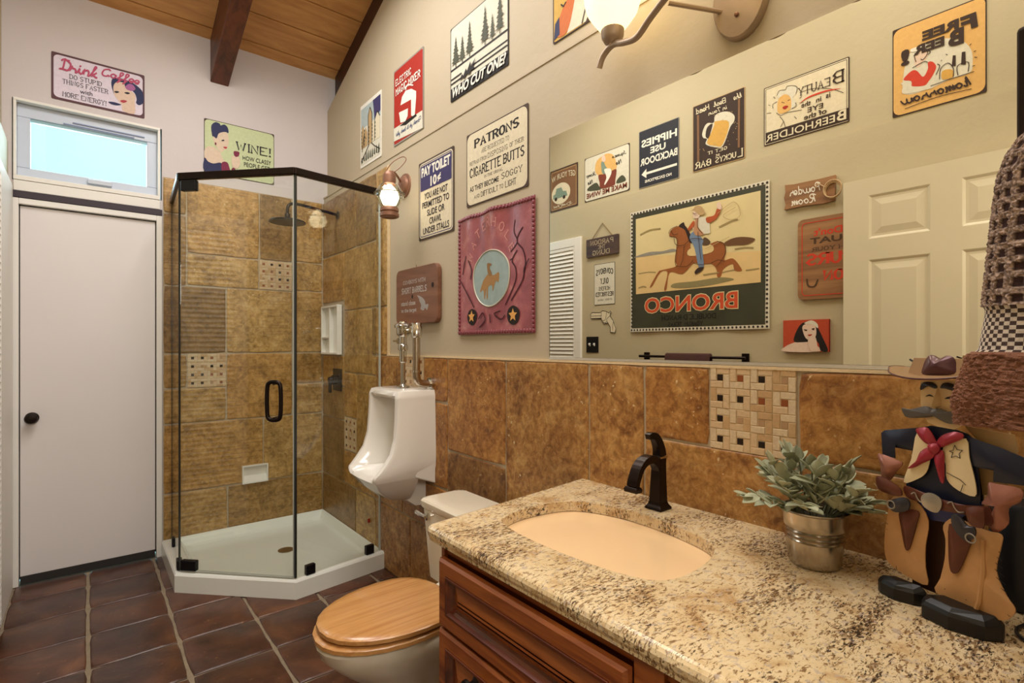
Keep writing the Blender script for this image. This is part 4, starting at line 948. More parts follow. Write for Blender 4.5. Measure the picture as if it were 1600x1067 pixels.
# ---------------------------------------------------------------- vanity cabinet, counter, sink, tap
FX = 0.702
vc = thing('vanity_cabinet', 'cherry wood vanity cabinet with raised panel drawers under granite', 'cabinet', (FX, 0.55, 0.0))
L = Matrix.Translation((-FX, -0.55, 0))
MB().box(FX + 0.002, 1.32, 1.110, 1.128, 0.09, 0.780).box(FX + 0.002, 1.32, NY + 0.002, NY + 0.02, 0.09, 0.780).box(FX + 0.002, 1.32, NY + 0.02, 1.110, 0.09, 0.108).box(FX + 0.002, FX + 0.016, NY + 0.02, 1.110, 0.108, 0.760).box(1.31, 1.32, NY + 0.02, 1.11, 0.108, 0.56).box(FX + 0.06, 1.32, NY + 0.002, 1.128, 0.0, 0.09).obj('carcass', CHERRY_D, vc, mw=L)
fm = MB()
for y0, y1, z0, z1 in ((1.118, 1.130, 0.09, 0.776), (0.478, 0.536, 0.09, 0.776), (NY, 0.0, 0.09, 0.776)): fm.box(FX - 0.012, FX + 0.002, y0, y1, z0, z1)
fm.box(FX - 0.012, FX + 0.002, NY, 1.13, 0.09, 0.12); fm.box(FX - 0.002, FX + 0.004, NY, 1.13, 0.757, 0.776)
fm.obj('face_frame', CHERRY, vc, mw=L, bevel=0.002)
def front(y0, y1, z0, z1, name):
    def r(i, x): return [(x, y0 + i, z0 + i), (x, y1 - i, z0 + i), (x, y1 - i, z1 - i), (x, y0 + i, z1 - i)]
    b = FX - 0.012
    o = MB().loft([r(0, b), r(0, b - 0.012), r(0.006, b - 0.018), r(0.034, b - 0.018), r(0.0345, b - 0.006)], False)
    o.add(r(0.0, b), [(0, 1, 2, 3)]); fr = o.obj(name, CHERRY, vc, mw=L)
    MB().loft([r(0.0346, b - 0.014), r(0.036, b - 0.0205), r(0.041, b - 0.0205), r(0.044, b - 0.012), r(0.050, b - 0.006)], False).obj('bead', CHERRY_D, fr)
    MB().loft([r(0.0495, b - 0.0065), r(0.056, b - 0.004)], False).obj('groove', CHERRY_D, fr)
    MB().loft([r(0.055, b - 0.004), r(0.085, b - 0.0165), r(0.088, b - 0.0165)], True).obj('raised_panel', CHERRY, fr)
    return fr
front(0.538, 1.116, 0.592, 0.756, 'drawer')
d2 = front(0.538, 1.116, 0.36, 0.584, 'drawer'); d4 = front(0.538, 1.116, 0.125, 0.352, 'drawer')
front(0.005, 0.474, 0.592, 0.756, 'drawer'); d5 = front(0.005, 0.474, 0.125, 0.584, 'cabinet_door')
for p_, yk, zk in ((d2, 0.955, 0.530), (d4, 0.83, 0.24), (d5, 0.43, 0.5)):
    MB().lathe([(0.012, 0), (0.006, -0.006), (0.006, -0.016), (0.015, -0.022), (0.014, -0.030), (0.001, -0.033)], (FX - 0.030, yk, zk), 14, 'x').obj('knob', BRONZE, p_, True)
CT, CH = 0.822, 0.040
def outline(e):
    a, b, c, d = (0.672 - e, NY + 0.002), (0.672 - e, 1.180 + e * 0.9), (1.322, 1.252 + e), (1.322, NY + 0.002)
    o = [a]
    r = 0.022 + e * 0.6
    for i in range(7):   # rounded front corner
        t = i / 6; o.append((b[0] + r * (1 - math.sin(t * math.pi / 2)), b[1] - r * (1 - math.cos(math.pi / 2 * (1 - t))) if False else b[1] - r + r * math.sin(t * math.pi / 2)))
    o = [a] + [(b[0] + r - r * math.cos(i / 6 * math.pi / 2), b[1] - r + r * math.sin(i / 6 * math.pi / 2)) for i in range(7)] + [c, d]
    return o
SINK = spline([(0.830, 1.050), (0.850, 1.085), (0.935, 1.112), (1.050, 1.103), (1.120, 1.062), (1.160, 0.960), (1.166, 0.850), (1.150, 0.735), (1.118, 0.648), (1.050, 0.606), (0.940, 0.590), (0.862, 0.612), (0.826, 0.700), (0.812, 0.840), (0.814, 0.970)], True, 4)
b = bmesh.new()
def loop_(pts, z):
    v = [b.verts.new((x, y, z)) for x, y in pts]; return v, [b.edges.new((v[i], v[(i + 1) % len(v)])) for i in range(len(v))]
to_, e1_ = loop_(outline(-0.012), CT); ti, e2_ = loop_(SINK, CT)
bmesh.ops.triangle_fill(b, use_beauty=True, use_dissolve=False, edges=e1_ + e2_)
prev = to_
for e, dz in ((-0.006, -0.0015), (-0.001, -0.006), (0.002, -0.013), (0.001, -0.022), (-0.003, -0.030), (-0.003, -0.036), (-0.010, -CH)):
    cur = [b.verts.new((x, y, CT + dz)) for x, y in outline(e)]
    for i in range(len(cur)): b.faces.new((prev[i], prev[(i + 1) % len(cur)], cur[(i + 1) % len(cur)], cur[i]))
    prev = cur
lo, e3_ = prev, []
prev2 = ti
for sc, dz in ((1.0, -0.003), (1.0, -0.028)):
    cur = [b.verts.new((x, y, CT + dz)) for x, y in SINK]
    for i in range(len(cur)): b.faces.new((prev2[i], cur[i], cur[(i + 1) % len(cur)], prev2[(i + 1) % len(cur)]))
    prev2 = cur
e3_ = [b.edges.get((lo[i], lo[(i + 1) % len(lo)])) for i in range(len(lo))] + [b.edges.get((prev2[i], prev2[(i + 1) % len(prev2)])) for i in range(len(prev2))]
bmesh.ops.triangle_fill(b, use_beauty=True, use_dissolve=False, edges=e3_)
bmesh.ops.recalc_face_normals(b, faces=b.faces)
me = bpy.data.meshes.new('countertop'); b.to_mesh(me); b.free(); me.materials.append(GRANITE)
ct = bpy.data.objects.new('countertop', me); COL.objects.link(ct)
tag(ct, 'speckled cream and brown granite countertop with rounded edge', 'countertop')
scx, scy = sum(p[0] for p in SINK) / len(SINK), sum(p[1] for p in SINK) / len(SINK)
def sk(s, z): return [(scx + (x - scx) * s, scy + (y - scy) * s, z) for x, y in SINK]
def sk2(s, z): return [(x + 0.042 * (1 - s), y + 0.03 * (1 - s), z) for x, y, z in sk(s, z)]
snk = thing('sink', 'biscuit coloured undermount sink in the granite counter', 'sink', (scx, scy, 0.63))
L = Matrix.Translation((-scx, -scy, -0.63))
MB().loft([sk(1.09, CT - 0.0295), sk(1.035, CT - 0.0295), sk(1.02, CT - 0.033), sk(0.985, CT - 0.050), sk(0.93, CT - 0.078), sk(0.80, CT - 0.096), sk2(0.5, CT - 0.102), sk2(0.12, CT - 0.105)], True).obj('basin', BISCUIT, snk, True, mw=L, fix=False)
MB().lathe([(0.030, 0.715), (0.030, 0.7205), (0.022, 0.722), (0.001, 0.720)], (scx + 0.04, scy + 0.028, 0), 20).obj('drain', BRONZE, snk, True, mw=L)
MB().lathe([(0.017, 0), (0.017, 0.004), (0.001, 0.005)], (0.849, 0.79, 0.778), 16, 'x').obj('overflow', BRONZE, snk, True, mw=L)
fa = thing('faucet', 'oil-rubbed bronze faucet with arched square spout behind the sink', 'faucet', (1.243, 0.880, CT))
def sq(x, y, z, hx, hy): return [(x - hx, y - hy, z), (x + hx, y - hy, z), (x + hx, y + hy, z), (x - hx, y + hy, z)]
MB().loft([sq(0, 0, 0.0005, 0.027, 0.027), sq(0, 0, 0.006, 0.027, 0.027), sq(0, 0, 0.014, 0.021, 0.021), sq(0, 0, 0.022, 0.0185, 0.0185), sq(0.001, 0, 0.075, 0.0165, 0.0165), sq(0.003, 0, 0.125, 0.0150, 0.0150), sq(0.004, 0, 0.142, 0.0150, 0.0150)]).obj('body', BRONZE, fa, bevel=0.0025)
def strip(pts, hw, th):
    rings = []
    for i, (x, z) in enumerate(pts):
        a = pts[max(i - 1, 0)]; c = pts[min(i + 1, len(pts) - 1)]; dx, dz = c[0] - a[0], c[1] - a[1]; q = math.hypot(dx, dz); nx, nz = -dz / q, dx / q
        h, t = (hw[i] if isinstance(hw, list) else hw), (th[i] if isinstance(th, list) else th)
        rings.append([(x + nx * t, -h, z + nz * t), (x + nx * t, h, z + nz * t), (x - nx * t, h, z - nz * t), (x - nx * t, -h, z - nz * t)])
    return MB().loft(rings)
ar = spline([(0.004, 0.095), (-0.008, 0.125), (-0.032, 0.143), (-0.062, 0.143), (-0.088, 0.128), (-0.105, 0.100), (-0.112, 0.080)], False, 4)
strip(ar, [0.013 + 0.004 * i / len(ar) for i in range(len(ar))], [0.013 - 0.006 * i / len(ar) for i in range(len(ar))]).obj('spout', BRONZE, fa, bevel=0.0015)
MB().loft([sq(-0.112, 0, 0.066, 0.012, 0.0205), sq(-0.112, 0, 0.074, 0.013, 0.0215), sq(-0.111, 0, 0.080, 0.010, 0.0185)]).obj('spout_tip', BRONZE, fa, bevel=0.001)
MB().loft([sq(0.004, 0, 0.1425, 0.0162, 0.0162), sq(0.004, 0, 0.1475, 0.0162, 0.0162)]).obj('collar', STEEL, fa)
lv_ = spline([(0.006, 0.148), (0.004, 0.165), (-0.004, 0.185), (-0.018, 0.203), (-0.036, 0.208), (-0.048, 0.205)], False, 4)
strip(lv_, [0.0145 - 0.006 * i / len(lv_) for i in range(len(lv_))], [0.0145 - 0.007 * i / len(lv_) for i in range(len(lv_))]).obj('lever', BRONZE, fa, bevel=0.002)
# ---------------------------------------------------------------- mirror
mr = thing('mirror', 'wide frameless wall mirror above the tile backsplash', 'mirror', (WX, 0.7, 1.65))
MB().box(WX - 0.0065, WX - 0.0005, NY + 0.002, 1.413, 1.236, 2.045).obj('glass', MIRROR, mr, mw=Matrix.Translation((-WX, -0.7, -1.65)))
MB().box(WX - 0.010, WX - 0.0005, NY + 0.002, 1.413, 1.227, 1.2355).obj('channel', paint('#e3dfd4', 0.25, 0.6), mr, mw=Matrix.Translation((-WX, -0.7, -1.65)))
MB().box(WX - 0.0068, WX - 0.0003, 1.4131, 1.4155, 1.236, 2.045).obj('left_edge', paint('#5d584c', 0.4), mr, mw=Matrix.Translation((-WX, -0.7, -1.65)))

# ---------------------------------------------------------------- lights that hang in the room
SHADE = emit('shade_glass', '#ffdf9a', 2.0, '#e9dcbc')
BULB = emit('bulb_glow', '#ffedc4', 5.0)
vl = thing('vanity_light', 'brushed nickel vanity light with tulip glass shades above mirror', 'wall lamp', (WX, 0.683, 2.19))
pl = [(math.cos(t * math.pi / 16) * 0.074, math.sin(t * math.pi / 16) * 0.112) for t in range(32)]
MB().loft([[(0.0, y, z) for y, z in pl], [(-0.018, y, z) for y, z in pl], [(-0.024, y * 0.94, z * 0.96) for y, z in pl]]).obj('wall_plate', NICKEL, vl, True)
MB().sphere((-0.026, 0.004, -0.052), 0.006, 10, 6).obj('screw', COPPER, vl, True); MB().sphere((-0.026, -0.035, 0.02), 0.006, 10, 6).obj('screw', COPPER, vl, True)
def arm_pts(): return [(-0.128, 0.383, -0.070), (-0.130, 0.365, -0.042), (-0.135, 0.325, -0.028), (-0.142, 0.275, -0.045), (-0.150, 0.225, -0.055), (-0.165, 0.17, -0.035), (-0.185, 0.10, -0.018), (-0.200, 0.04, -0.020), (-0.205, 0.0, -0.024)]
ap = arm_pts(); ap = ap + [(x, -y, z) for x, y, z in reversed(ap[:-1])]
MB().tube(spline(ap, False, 5), 0.0095, 10).obj('arm', NICKEL, vl, True)
MB().tube([(-0.014, 0.045, -0.022), (-0.150, 0.125, -0.012)], 0.006, 8).obj('strut', NICKEL, vl, True)
MB().tube([(-0.014, -0.045, -0.022), (-0.150, -0.125, -0.012)], 0.006, 8).obj('strut', NICKEL, vl, True)
for yy, xx, zz in ((0.325, -0.135, -0.022), (0.0, -0.205, -0.016), (-0.325, -0.135, -0.022)):
    MB().lathe([(0.010, -0.004), (0.024, 0.002), (0.032, 0.016), (0.034, 0.036), (0.030, 0.036)], (xx, yy, zz), 22, caps=False).obj('cup', NICKEL, vl, True)
    rings = []
    for r, h, wv in ((0.027, 0.026, 0), (0.038, 0.042, 0), (0.055, 0.064, 0.0), (0.073, 0.090, 0.01), (0.080, 0.112, 0.02), (0.081, 0.132, 0.04), (0.092, 0.156, 0.08), (0.106, 0.176, 0.11)):
        rings.append([(xx + r * (1 + wv * math.cos(5 * a)) * math.cos(a), yy + r * (1 + wv * math.cos(5 * a)) * math.sin(a), zz + h) for a in [2 * math.pi * i / 40 for i in range(40)]])
    rings += [[(xx + (x - xx) * 0.96, yy + (y - yy) * 0.96, z + 0.001) for x, y, z in rg] for rg in reversed(rings)]
    MB().loft(rings, False).obj('shade', SHADE, vl, True)
    MB().sphere((xx, yy, zz + 0.085), 0.026, 12, 8).obj('bulb', BULB, vl, True)
    lamp('vanity_bulb', 'POINT', (WX + xx, 0.683 + yy, 2.19 + zz + 0.19), 1.6, (1.0, 0.83, 0.56), 0.05)
sc = thing('wall_sconce', 'copper onion lantern sconce beside the shower tile', 'wall lamp', (WX, 2.555, 2.14))
MB().lathe([(0.001, -0.034), (0.020, -0.034), (0.045, -0.022), (0.050, -0.010), (0.062, -0.008), (0.064, 0.0)], (0, 0, 0), 26, 'x').obj('backplate', COPPER, sc, True)
sx, sy = -0.155, -0.128
MB().tube(spline([(-0.025, 0.0, 0.01), (-0.07, -0.04, 0.03), (-0.12, -0.095, 0.025), (sx, sy, 0.0)], False, 5), 0.006, 8).obj('arm', COPPER, sc, True)
MB().tube(spline([(sx - 0.012, sy + 0.01, 0.01), (sx + 0.01, sy - 0.01, 0.055), (sx + 0.05, sy - 0.04, 0.085), (sx + 0.065, sy - 0.052, 0.07), (sx + 0.04, sy - 0.035, 0.03), (sx + 0.01, sy - 0.01, 0.005)], True, 4), 0.0022, 6, True).obj('bail', COPPER, sc, True)
MB().lathe([(0.001, 0.012), (0.020, 0.010), (0.030, -0.004), (0.032, -0.012), (0.032, -0.050), (0.036, -0.054)], (sx, sy, 0), 22).obj('cap', COPPER, sc, True)
GL = [(0.032, -0.053), (0.052, -0.066), (0.066, -0.088), (0.071, -0.108), (0.066, -0.130), (0.052, -0.155), (0.040, -0.172)]
MB().lathe(GL + [(r - 0.0015, z) for r, z in reversed(GL)], (sx, sy, 0), 28, caps=False).obj('globe', LAMPGLASS, sc, True)
cg = MB()
for k in range(4):
    a = math.radians(20 + 90 * k); cg.tube([(sx + (r + 0.004) * math.cos(a), sy + (r + 0.004) * math.sin(a), z) for r, z in spline(GL, False, 3)], 0.0022, 6)
cg.tube([(sx + 0.0755 * math.cos(t), sy + 0.0755 * math.sin(t), -0.103) for t in [2 * math.pi * i / 30 for i in range(30)]], 0.0022, 6, True)
cg.obj('cage', paint('#5c5a4d', 0.4, 0.5), sc, True)
MB().lathe([(0.040, -0.170), (0.045, -0.176), (0.046, -0.190), (0.041, -0.194), (0.041, -0.198), (0.047, -0.202), (0.047, -0.216), (0.040, -0.220), (0.030, -0.214)], (sx, sy, 0), 24).obj('base_ring', COPPER, sc, True)
MB().lathe([(0.012, -0.056), (0.020, -0.066), (0.040, -0.090), (0.050, -0.125), (0.038, -0.152), (0.001, -0.166)], (sx, sy, 0), 16).obj('bulb', BULB, sc, True)
lamp('sconce_bulb', 'POINT', (WX + sx, 2.555 + sy, 2.14 - 0.11), 2.4, (1.0, 0.86, 0.60), 0.03)
# ---------------------------------------------------------------- potted plant
pp = thing('potted_plant', 'grey-green leafy plant in a ribbed silver metal pot', 'plant', (1.185, 0.452, CT))
pp.scale = (1.32, 1.32, 1.32)
pr = [(0.001, 0.001), (0.034, 0.0008), (0.0365, 0.003)]
for z in range(1, 11): pr.append((0.0365 + 0.0105 * z / 11, 0.085 * z / 11))
for zc_ in (0.042, 0.049, 0.056): pr = [p for p in pr if abs(p[1] - zc_) > 0.0035] + [(0.0365 + 0.124 * zc_ - 0.0012, zc_ - 0.0022), (0.0365 + 0.124 * zc_ + 0.001, zc_), (0.0365 + 0.124 * zc_ - 0.0012, zc_ + 0.0022)]
pr = pr[:3] + sorted(pr[3:], key=lambda p: p[1]) + [(0.0470, 0.0845), (0.0495, 0.0865), (0.0490, 0.0885), (0.0460, 0.0880), (0.044, 0.070), (0.001, 0.069)]
MB().lathe(pr, (0, 0, 0), 36).obj('pot', paint('#b5aa9a', 0.24, 1.0, 0.06, 25), pp, True)
MB().lathe([(0.044, 0.069), (0.030, 0.075), (0.001, 0.078)], (0, 0, 0), 16).obj('soil', paint('#2c261d', 0.9, var=0.4, scale=90), pp)
def leaf_mesh(name, l, w, curl):
    mb = MB(); n = 6; rows = []
    for i in range(n + 1):
        t = i / n; ww = w * (math.sin(math.pi * min(1, t * 0.93 + 0.05)) ** 0.75) if 0 < i < n else w * 0.06
        z = -curl * l * t * t; rows.append([(l * t, -ww, z + ww * 0.25), (l * t, -ww * 0.5, z + ww * 0.05), (l * t, 0, z - ww * 0.10), (l * t, ww * 0.5, z + ww * 0.05), (l * t, ww, z + ww * 0.25)])
    v = [p for r in rows for p in r] + [(p[0], p[1], p[2] - 0.0009) for r in rows for p in r]; N = len(rows) * 5; f = []
    for a in range(n):
        for k in range(4):
            q = (a * 5 + k, a * 5 + k + 1, a * 5 + k + 6, a * 5 + k + 5); f.append(q); f.append(tuple(N + i for i in reversed(q)))
        f.append((a * 5, a * 5 + 5, N + a * 5 + 5, N + a * 5)); f.append((a * 5 + 4, N + a * 5 + 4, N + a * 5 + 9, a * 5 + 9))
    return mb.add(v, f).mesh(name, LEAF, True)
LM = [leaf_mesh('leaf', 0.030, 0.0092, 0.10), leaf_mesh('leaf', 0.026, 0.0092, -0.12), leaf_mesh('leaf', 0.034, 0.0098, 0.28)]
stems = MB(); rl = random.Random(21)
def put_leaf(p, d, roll):
    o = bpy.data.objects.new('leaf', rl.choice(LM)); COL.objects.link(o); o.parent = pp
    X = d.normalized(); Z = (Vector((0, 0, 1)) - X * X.z)
    Z = Z.normalized() if Z.length > 0.05 else X.orthogonal().normalized()
    Y = Z.cross(X); M = Matrix((X, Y, Z)).transposed().to_4x4(); M = Matrix.Translation(p) @ M @ Matrix.Rotation(roll, 4, 'X')
    s_ = rl.uniform(0.8, 1.15); o.matrix_basis = M @ Matrix.Diagonal((s_, s_, s_, 1))
for k in range(25):
    a = 2 * math.pi * k / 25 * 3.01 + rl.uniform(-0.2, 0.2); tilt = rl.uniform(0.15, 1.0) if k % 3 else rl.uniform(1.0, 1.4)
    ln = rl.uniform(0.065, 0.098) * (1.0 - 0.12 * tilt)
    if math.cos(a) > 0.4: ln *= 0.75
    if math.sin(a) < -0.3: ln *= 0.80
    base = Vector((0.022 * math.cos(a), 0.022 * math.sin(a), 0.074))
    pts = []
    for i in range(6):
        t = i / 5; r = ln * t * math.sin(tilt * (0.75 + 0.25 * t)); pts.append(base + Vector((r * math.cos(a), r * math.sin(a), ln * t * math.cos(tilt * (0.7 + 0.35 * t)) + 0.012 * t)))
    stems.tube(pts, 0.0011, 5)
    for i in range(2, 6):
        d = (pts[i] - pts[i - 1]).normalized()
        for s in (-1, 1):
            q = d.cross(Vector((0, 0, 1))); q = q.normalized() if q.length > 0.01 else Vector((1, 0, 0))
            put_leaf(pts[i], d * rl.uniform(0.5, 1.0) + q * s * rl.uniform(0.5, 1.0) + Vector((0, 0, rl.uniform(-0.1, 0.5))), rl.uniform(-0.6, 0.6))
    put_leaf(pts[5], d + Vector((0, 0, 0.2)), 0)
tag(stems.obj('stem', paint('#5d6045', 0.7), pp), kind='stuff')

# ---------------------------------------------------------------- sheet metal cowboy figure
cw = thing('cowboy_figurine', 'painted metal cowboy figurine with grey moustache and red neckerchief on counter', 'figurine')
cw.matrix_basis = Matrix(((-0.34, 0, -0.94, 1.15), (-0.94, 0, 0.34, 0.26), (0, 1, 0, CT), (0, 0, 0, 1)))   # local x = his right to left across the picture, y up, z towards the room
def cp(k): q = COWBOY[k]; return [(q[i] / 1e4, q[i + 1] / 1e4) for i in range(0, len(q), 2)]
def dome(poly, z, th, hgt, steps=4):
    n = len(poly); cx = sum(p[0] for p in poly) / n; cy = sum(p[1] for p in poly) / n
    rings = [[(x, y, z) for x, y in poly], [(x, y, z + th) for x, y in poly]]
    for i in range(1, steps + 1):
        s = 1 - i / (steps + 0.6); rings.append([(cx + (x - cx) * s, cy + (y - cy) * s, z + th + hgt * math.sin(math.pi / 2 * (1 - s))) for x, y in poly])
    return MB().loft(rings, True)
CW = dict(tan=paint('#b98a58', 0.5, 0.1, 0.22, 30), cream=paint('#e0cba0', 0.5, 0, 0.12, 30), navy=paint('#1d2033', 0.35, 0.2, 0.2, 30), red=paint('#a02a3c', 0.32, 0.2, 0.2, 30), brown=paint('#5b2f20', 0.35, 0.2, 0.25, 40),
          hat=paint('#5a3a3e', 0.3, 0.35, 0.2, 30), brim=paint('#9a7750', 0.45, 0.2, 0.2, 30), grey=paint('#5b554f', 0.4, 0.2, 0.2, 40), black=paint('#14110f', 0.4, 0.2, 0.2, 40), blue=paint('#2a2f5c', 0.4, 0.1, 0.1, 30), glove=paint('#9a6554', 0.28, 0.35, 0.2, 50), silver=paint('#a59c8e', 0.3, 0.6, 0.2, 40), skin=paint('#d9b98a', 0.5, 0, 0.12, 30), back=paint('#b08d5b', 0.55, 0.1, 0.2, 25), gun=paint('#3f3d42', 0.35, 0.6, 0.2, 40), gap=paint('#3a1f10', 0.5, 0.1, 0.2, 30))
def cpart(name, key, mat, z, th=0.0018, hgt=0.0, sm=True, parent=None):
    p = cp(key); p = spline(p, True, 3) if sm else p
    o = (dome(p, z, th, hgt) if hgt else MB().prism(p, z, z + th)).obj(name, CW[mat], parent or cw, smooth=bool(hgt)); return o
cpart('back_plate', 'back', 'back', -0.016, sm=False); cpart('body', 'torso', 'navy', 0.001, sm=False); cpart('trousers', 'trousers', 'blue', -0.002, sm=False)
cpart('inner_plate', 'gap', 'gap', -0.022)
MB().prism([(-0.03, 0.02), (0.08, 0.02), (0.08, 0.30), (-0.03, 0.30)], -0.020, -0.017).obj('rear_plate', CW['gap'], cw)
cpart('arm', 'arm_l', 'navy', 0.004, 0.002, 0.006, False); cpart('arm', 'arm_r', 'navy', 0.004, 0.002, 0.006, False)
cpart('glove', 'glove_l', 'glove', 0.006, 0.002, 0.008); cpart('glove', 'glove_r', 'glove', 0.006, 0.002, 0.010)
chl = cpart('chap', 'chap_l', 'tan', 0.006, 0.002, 0.004); chr_ = cpart('chap', 'chap_r', 'tan', 0.012, 0.002, 0.006)
def marks(par, z, segs, t=0.0007):
    mb = MB()
    for (x0, y0, x1, y1) in segs:
        dx, dy = x1 - x0, y1 - y0; l = math.hypot(dx, dy); nx, ny = -dy / l * t / 2, dx / l * t / 2
        mb.prism([(x0 + nx, y0 + ny), (x0 - nx, y0 - ny), (x1 - nx, y1 - ny), (x1 + nx, y1 + ny)], z, z + 0.0005)
    return mb.obj('fringe_cuts', CW['black'], par)
marks(chr_, 0.0142, [(0.108 + 0.0012 * i, 0.155 - 0.0115 * i, 0.119 + 0.0015 * i, 0.148 - 0.0115 * i) for i in range(10)])
marks(chl, 0.0082, [(-0.044, 0.14, -0.041, 0.045)] + [(-0.0605 + 0.001 * i, 0.125 - 0.011 * i, -0.052, 0.122 - 0.011 * i) for i in range(6)])
MB().tube([(0.098, 0.150, 0.016), (0.100, 0.10, 0.017), (0.094, 0.05, 0.016), (0.088, 0.030, 0.014)], 0.0045, 8).obj('seam', CW['tan'], chr_, True)
rv = MB()
for x, y in ((0.049, 0.145), (0.050, 0.110), (0.051, 0.072), (0.044, 0.048), (0.078, 0.066), (0.075, 0.044)): rv.sphere((x, y, 0.0155), 0.0012, 6, 4)
rv.obj('stud', CW['gun'], chr_)
for key, zz, dp in (('boot_l', 0.0, 0.034), ('boot_r', 0.0, 0.052)):
    p = cp(key); x0, x1 = min(q[0] for q in p), max(q[0] for q in p)
    if key == 'boot_l': x0, x1, top = -0.062, 0.012, 0.034
    else: x0, x1, top = 0.020, 0.125, 0.036
    def br(z, i): return [(x0 + 0.012 + i, z, 0.030 + dp * 0 - 0.028 + i), (x0 + i, z, 0.012 + dp * 0.45), (x0 + 0.010 + i, z, dp - i), ((x0 + x1) / 2, z, dp + 0.004 - i), (x1 - 0.012 - i, z, dp * 0.72 - i), (x1 - i, z, dp * 0.30), (x1 - 0.006 - i, z, 0.0 + i)]
    MB().loft([br(0.001, 0.0), br(0.004, 0.0), br(top * 0.62, 0.0), br(top * 0.80, 0.003), br(top, 0.010)]).obj('boot', CW['black'], cw, bevel=0.0015)
vl_ = cpart('vest', 'vest_l', 'cream', 0.0075, 0.0018, 0.002); vr_ = cpart('vest', 'vest_r', 'cream', 0.0075, 0.0018, 0.002)
stp = cp('star'); marks(vr_, 0.0116, [(stp[i][0], stp[i][1], stp[(i + 1) % len(stp)][0], stp[(i + 1) % len(stp)][1]) for i in range(len(stp))], 0.0008)
marks(vr_, 0.0112, [(0.044, 0.243, 0.064, 0.236), (0.064, 0.236, 0.072, 0.229), (0.068, 0.229, 0.064, 0.214)], 0.0008)
for k in ('kerchief_l', 'kerchief_r', 'kerchief_tail_l', 'kerchief_tail_r'): cpart('neckerchief', k, 'red', 0.012, 0.0018, 0.006)
cpart('knot', 'knot', 'red', 0.016, 0.002, 0.006)
hd_ = cpart('head', 'face', 'skin', 0.006, sm=False)
cpart('brow', 'brow_l', 'gun', 0.0085, 0.0015, 0.003, parent=hd_); cpart('brow', 'brow_r', 'gun', 0.0085, 0.0015, 0.003, parent=hd_)
cpart('eye', 'eye_l', 'black', 0.0085, 0.0005, parent=hd_); cpart('eye', 'eye_r', 'black', 0.0085, 0.0005, parent=hd_)
nsp = cp('nose'); tipn = (0.0290, 0.3530, 0.026)
MB().add([(x, y, 0.0078) for x, y in nsp] + [tipn, (0.0285, 0.380, 0.012)], [(0, 7, 5), (0, 1, 7), (1, 6, 7), (1, 2, 6), (2, 3, 6), (3, 4, 6), (4, 5, 6), (5, 7, 6), (0, 5, 4, 3, 2, 1)]).obj('nose', CW['skin'], hd_)
cpart('moustache', 'mustache', 'grey', 0.013, 0.0018, 0.004)
cpart('hat_crown', 'hat_crown', 'hat', 0.012, 0.002, 0.014)
bpts = []
for i in range(36):
    a = 2 * math.pi * i / 36; x = 0.030 + 0.078 * math.cos(a); dz = 0.058 * math.sin(a); bpts.append((x, 0.402 + 0.012 * math.cos(a) ** 2 + 0.006 * (1 if abs(math.cos(a)) > 0.9 else 0), dz + 0.004))
MB().loft([[(x, y, z) for x, y, z in bpts], [(x, y - 0.002, z) for x, y, z in bpts]]).obj('hat_brim', CW['brim'], cw, True)
MB().tube([(x, y - 0.001, z) for x, y, z in bpts], 0.0016, 6, True).obj('brim_wire', CW['hat'], cw, True)
MB().tube([(-0.020, 0.432, 0.004), (0.010, 0.418, 0.012)], 0.0018, 6).obj('feather', CW['black'], cw)
MB().loft([[(0.03 + x * 0.045, 0.402, z) for x, z in ((-1, -0.03), (1, -0.03), (1.05, 0.0), (1, 0.02), (-1, 0.02), (-1.05, 0))], [(0.03 + x * 0.038, 0.435, z) for x, z in ((-1, -0.02), (1, -0.02), (1.05, 0.0), (1, 0.012), (-1, 0.012), (-1.05, 0))]]).obj('hat_back', CW['brim'], cw)
bl = cpart('belt', 'belt', 'brown', 0.014, 0.0018, 0.002); cpart('buckle', 'buckle', 'silver', 0.0195, 0.0018, 0.002, parent=bl)
for x0, y0 in ((0.002, 0.190), (0.060, 0.190)):
    MB().tube(spline([(x0 - 0.010, y0 + 0.004, 0.019), (x0 - 0.004, y0 + 0.008, 0.019), (x0, y0, 0.019), (x0 + 0.006, y0 - 0.006, 0.019), (x0 + 0.014, y0 - 0.004, 0.019)], False, 3), 0.0011, 5).obj('wire_curl', CW['silver'], bl)
for sd in ('l', 'r'):
    z0 = 0.012 if sd == 'l' else 0.020
    ho = cpart('holster', 'holster_' + sd, 'brown', z0, 0.002, 0.006)
    gu = cpart('revolver', 'gun_' + sd, 'gun', z0 + 0.010, 0.003, 0.003); cpart('grip', 'grip_' + sd, 'brown', z0 + 0.010, 0.003, 0.004, parent=gu)
    cxg, cyg = (-0.038, 0.167) if sd == 'l' else (0.092, 0.152)
    MB().tube([(cxg + 0.007 * math.cos(t), cyg + 0.007 * math.sin(t), z0 + 0.015) for t in [2 * math.pi * i / 16 for i in range(16)]], 0.0013, 6, True).obj('trigger_guard', CW['silver'], gu, True)
tag(MB().lathe([(0.036, 0.0008), (0.040, 0.004), (0.040, 0.172), (0.034, 0.182), (0.001, 0.183)], (1.272, 0.152, CT), 24).obj('black_canister', paint('#15161a', 0.45, var=0.2), None, True), 'black canister standing behind the metal cowboy', 'canister')
cb = MB().tube(spline([(1.205, 0.125, CT + 0.005), (1.16, 0.14, CT + 0.004), (1.13, 0.135, CT + 0.004), (1.12, 0.118, CT + 0.004), (1.15, 0.10, CT + 0.004), (1.10, 0.085, CT + 0.004), (1.13, 0.05, CT + 0.004)], False, 6), 0.0028, 8)
tag(cb.obj('power_cord', paint('#17171a', 0.4), None, True), 'thin black cord curling on the counter by the cowboy boot', 'cord')

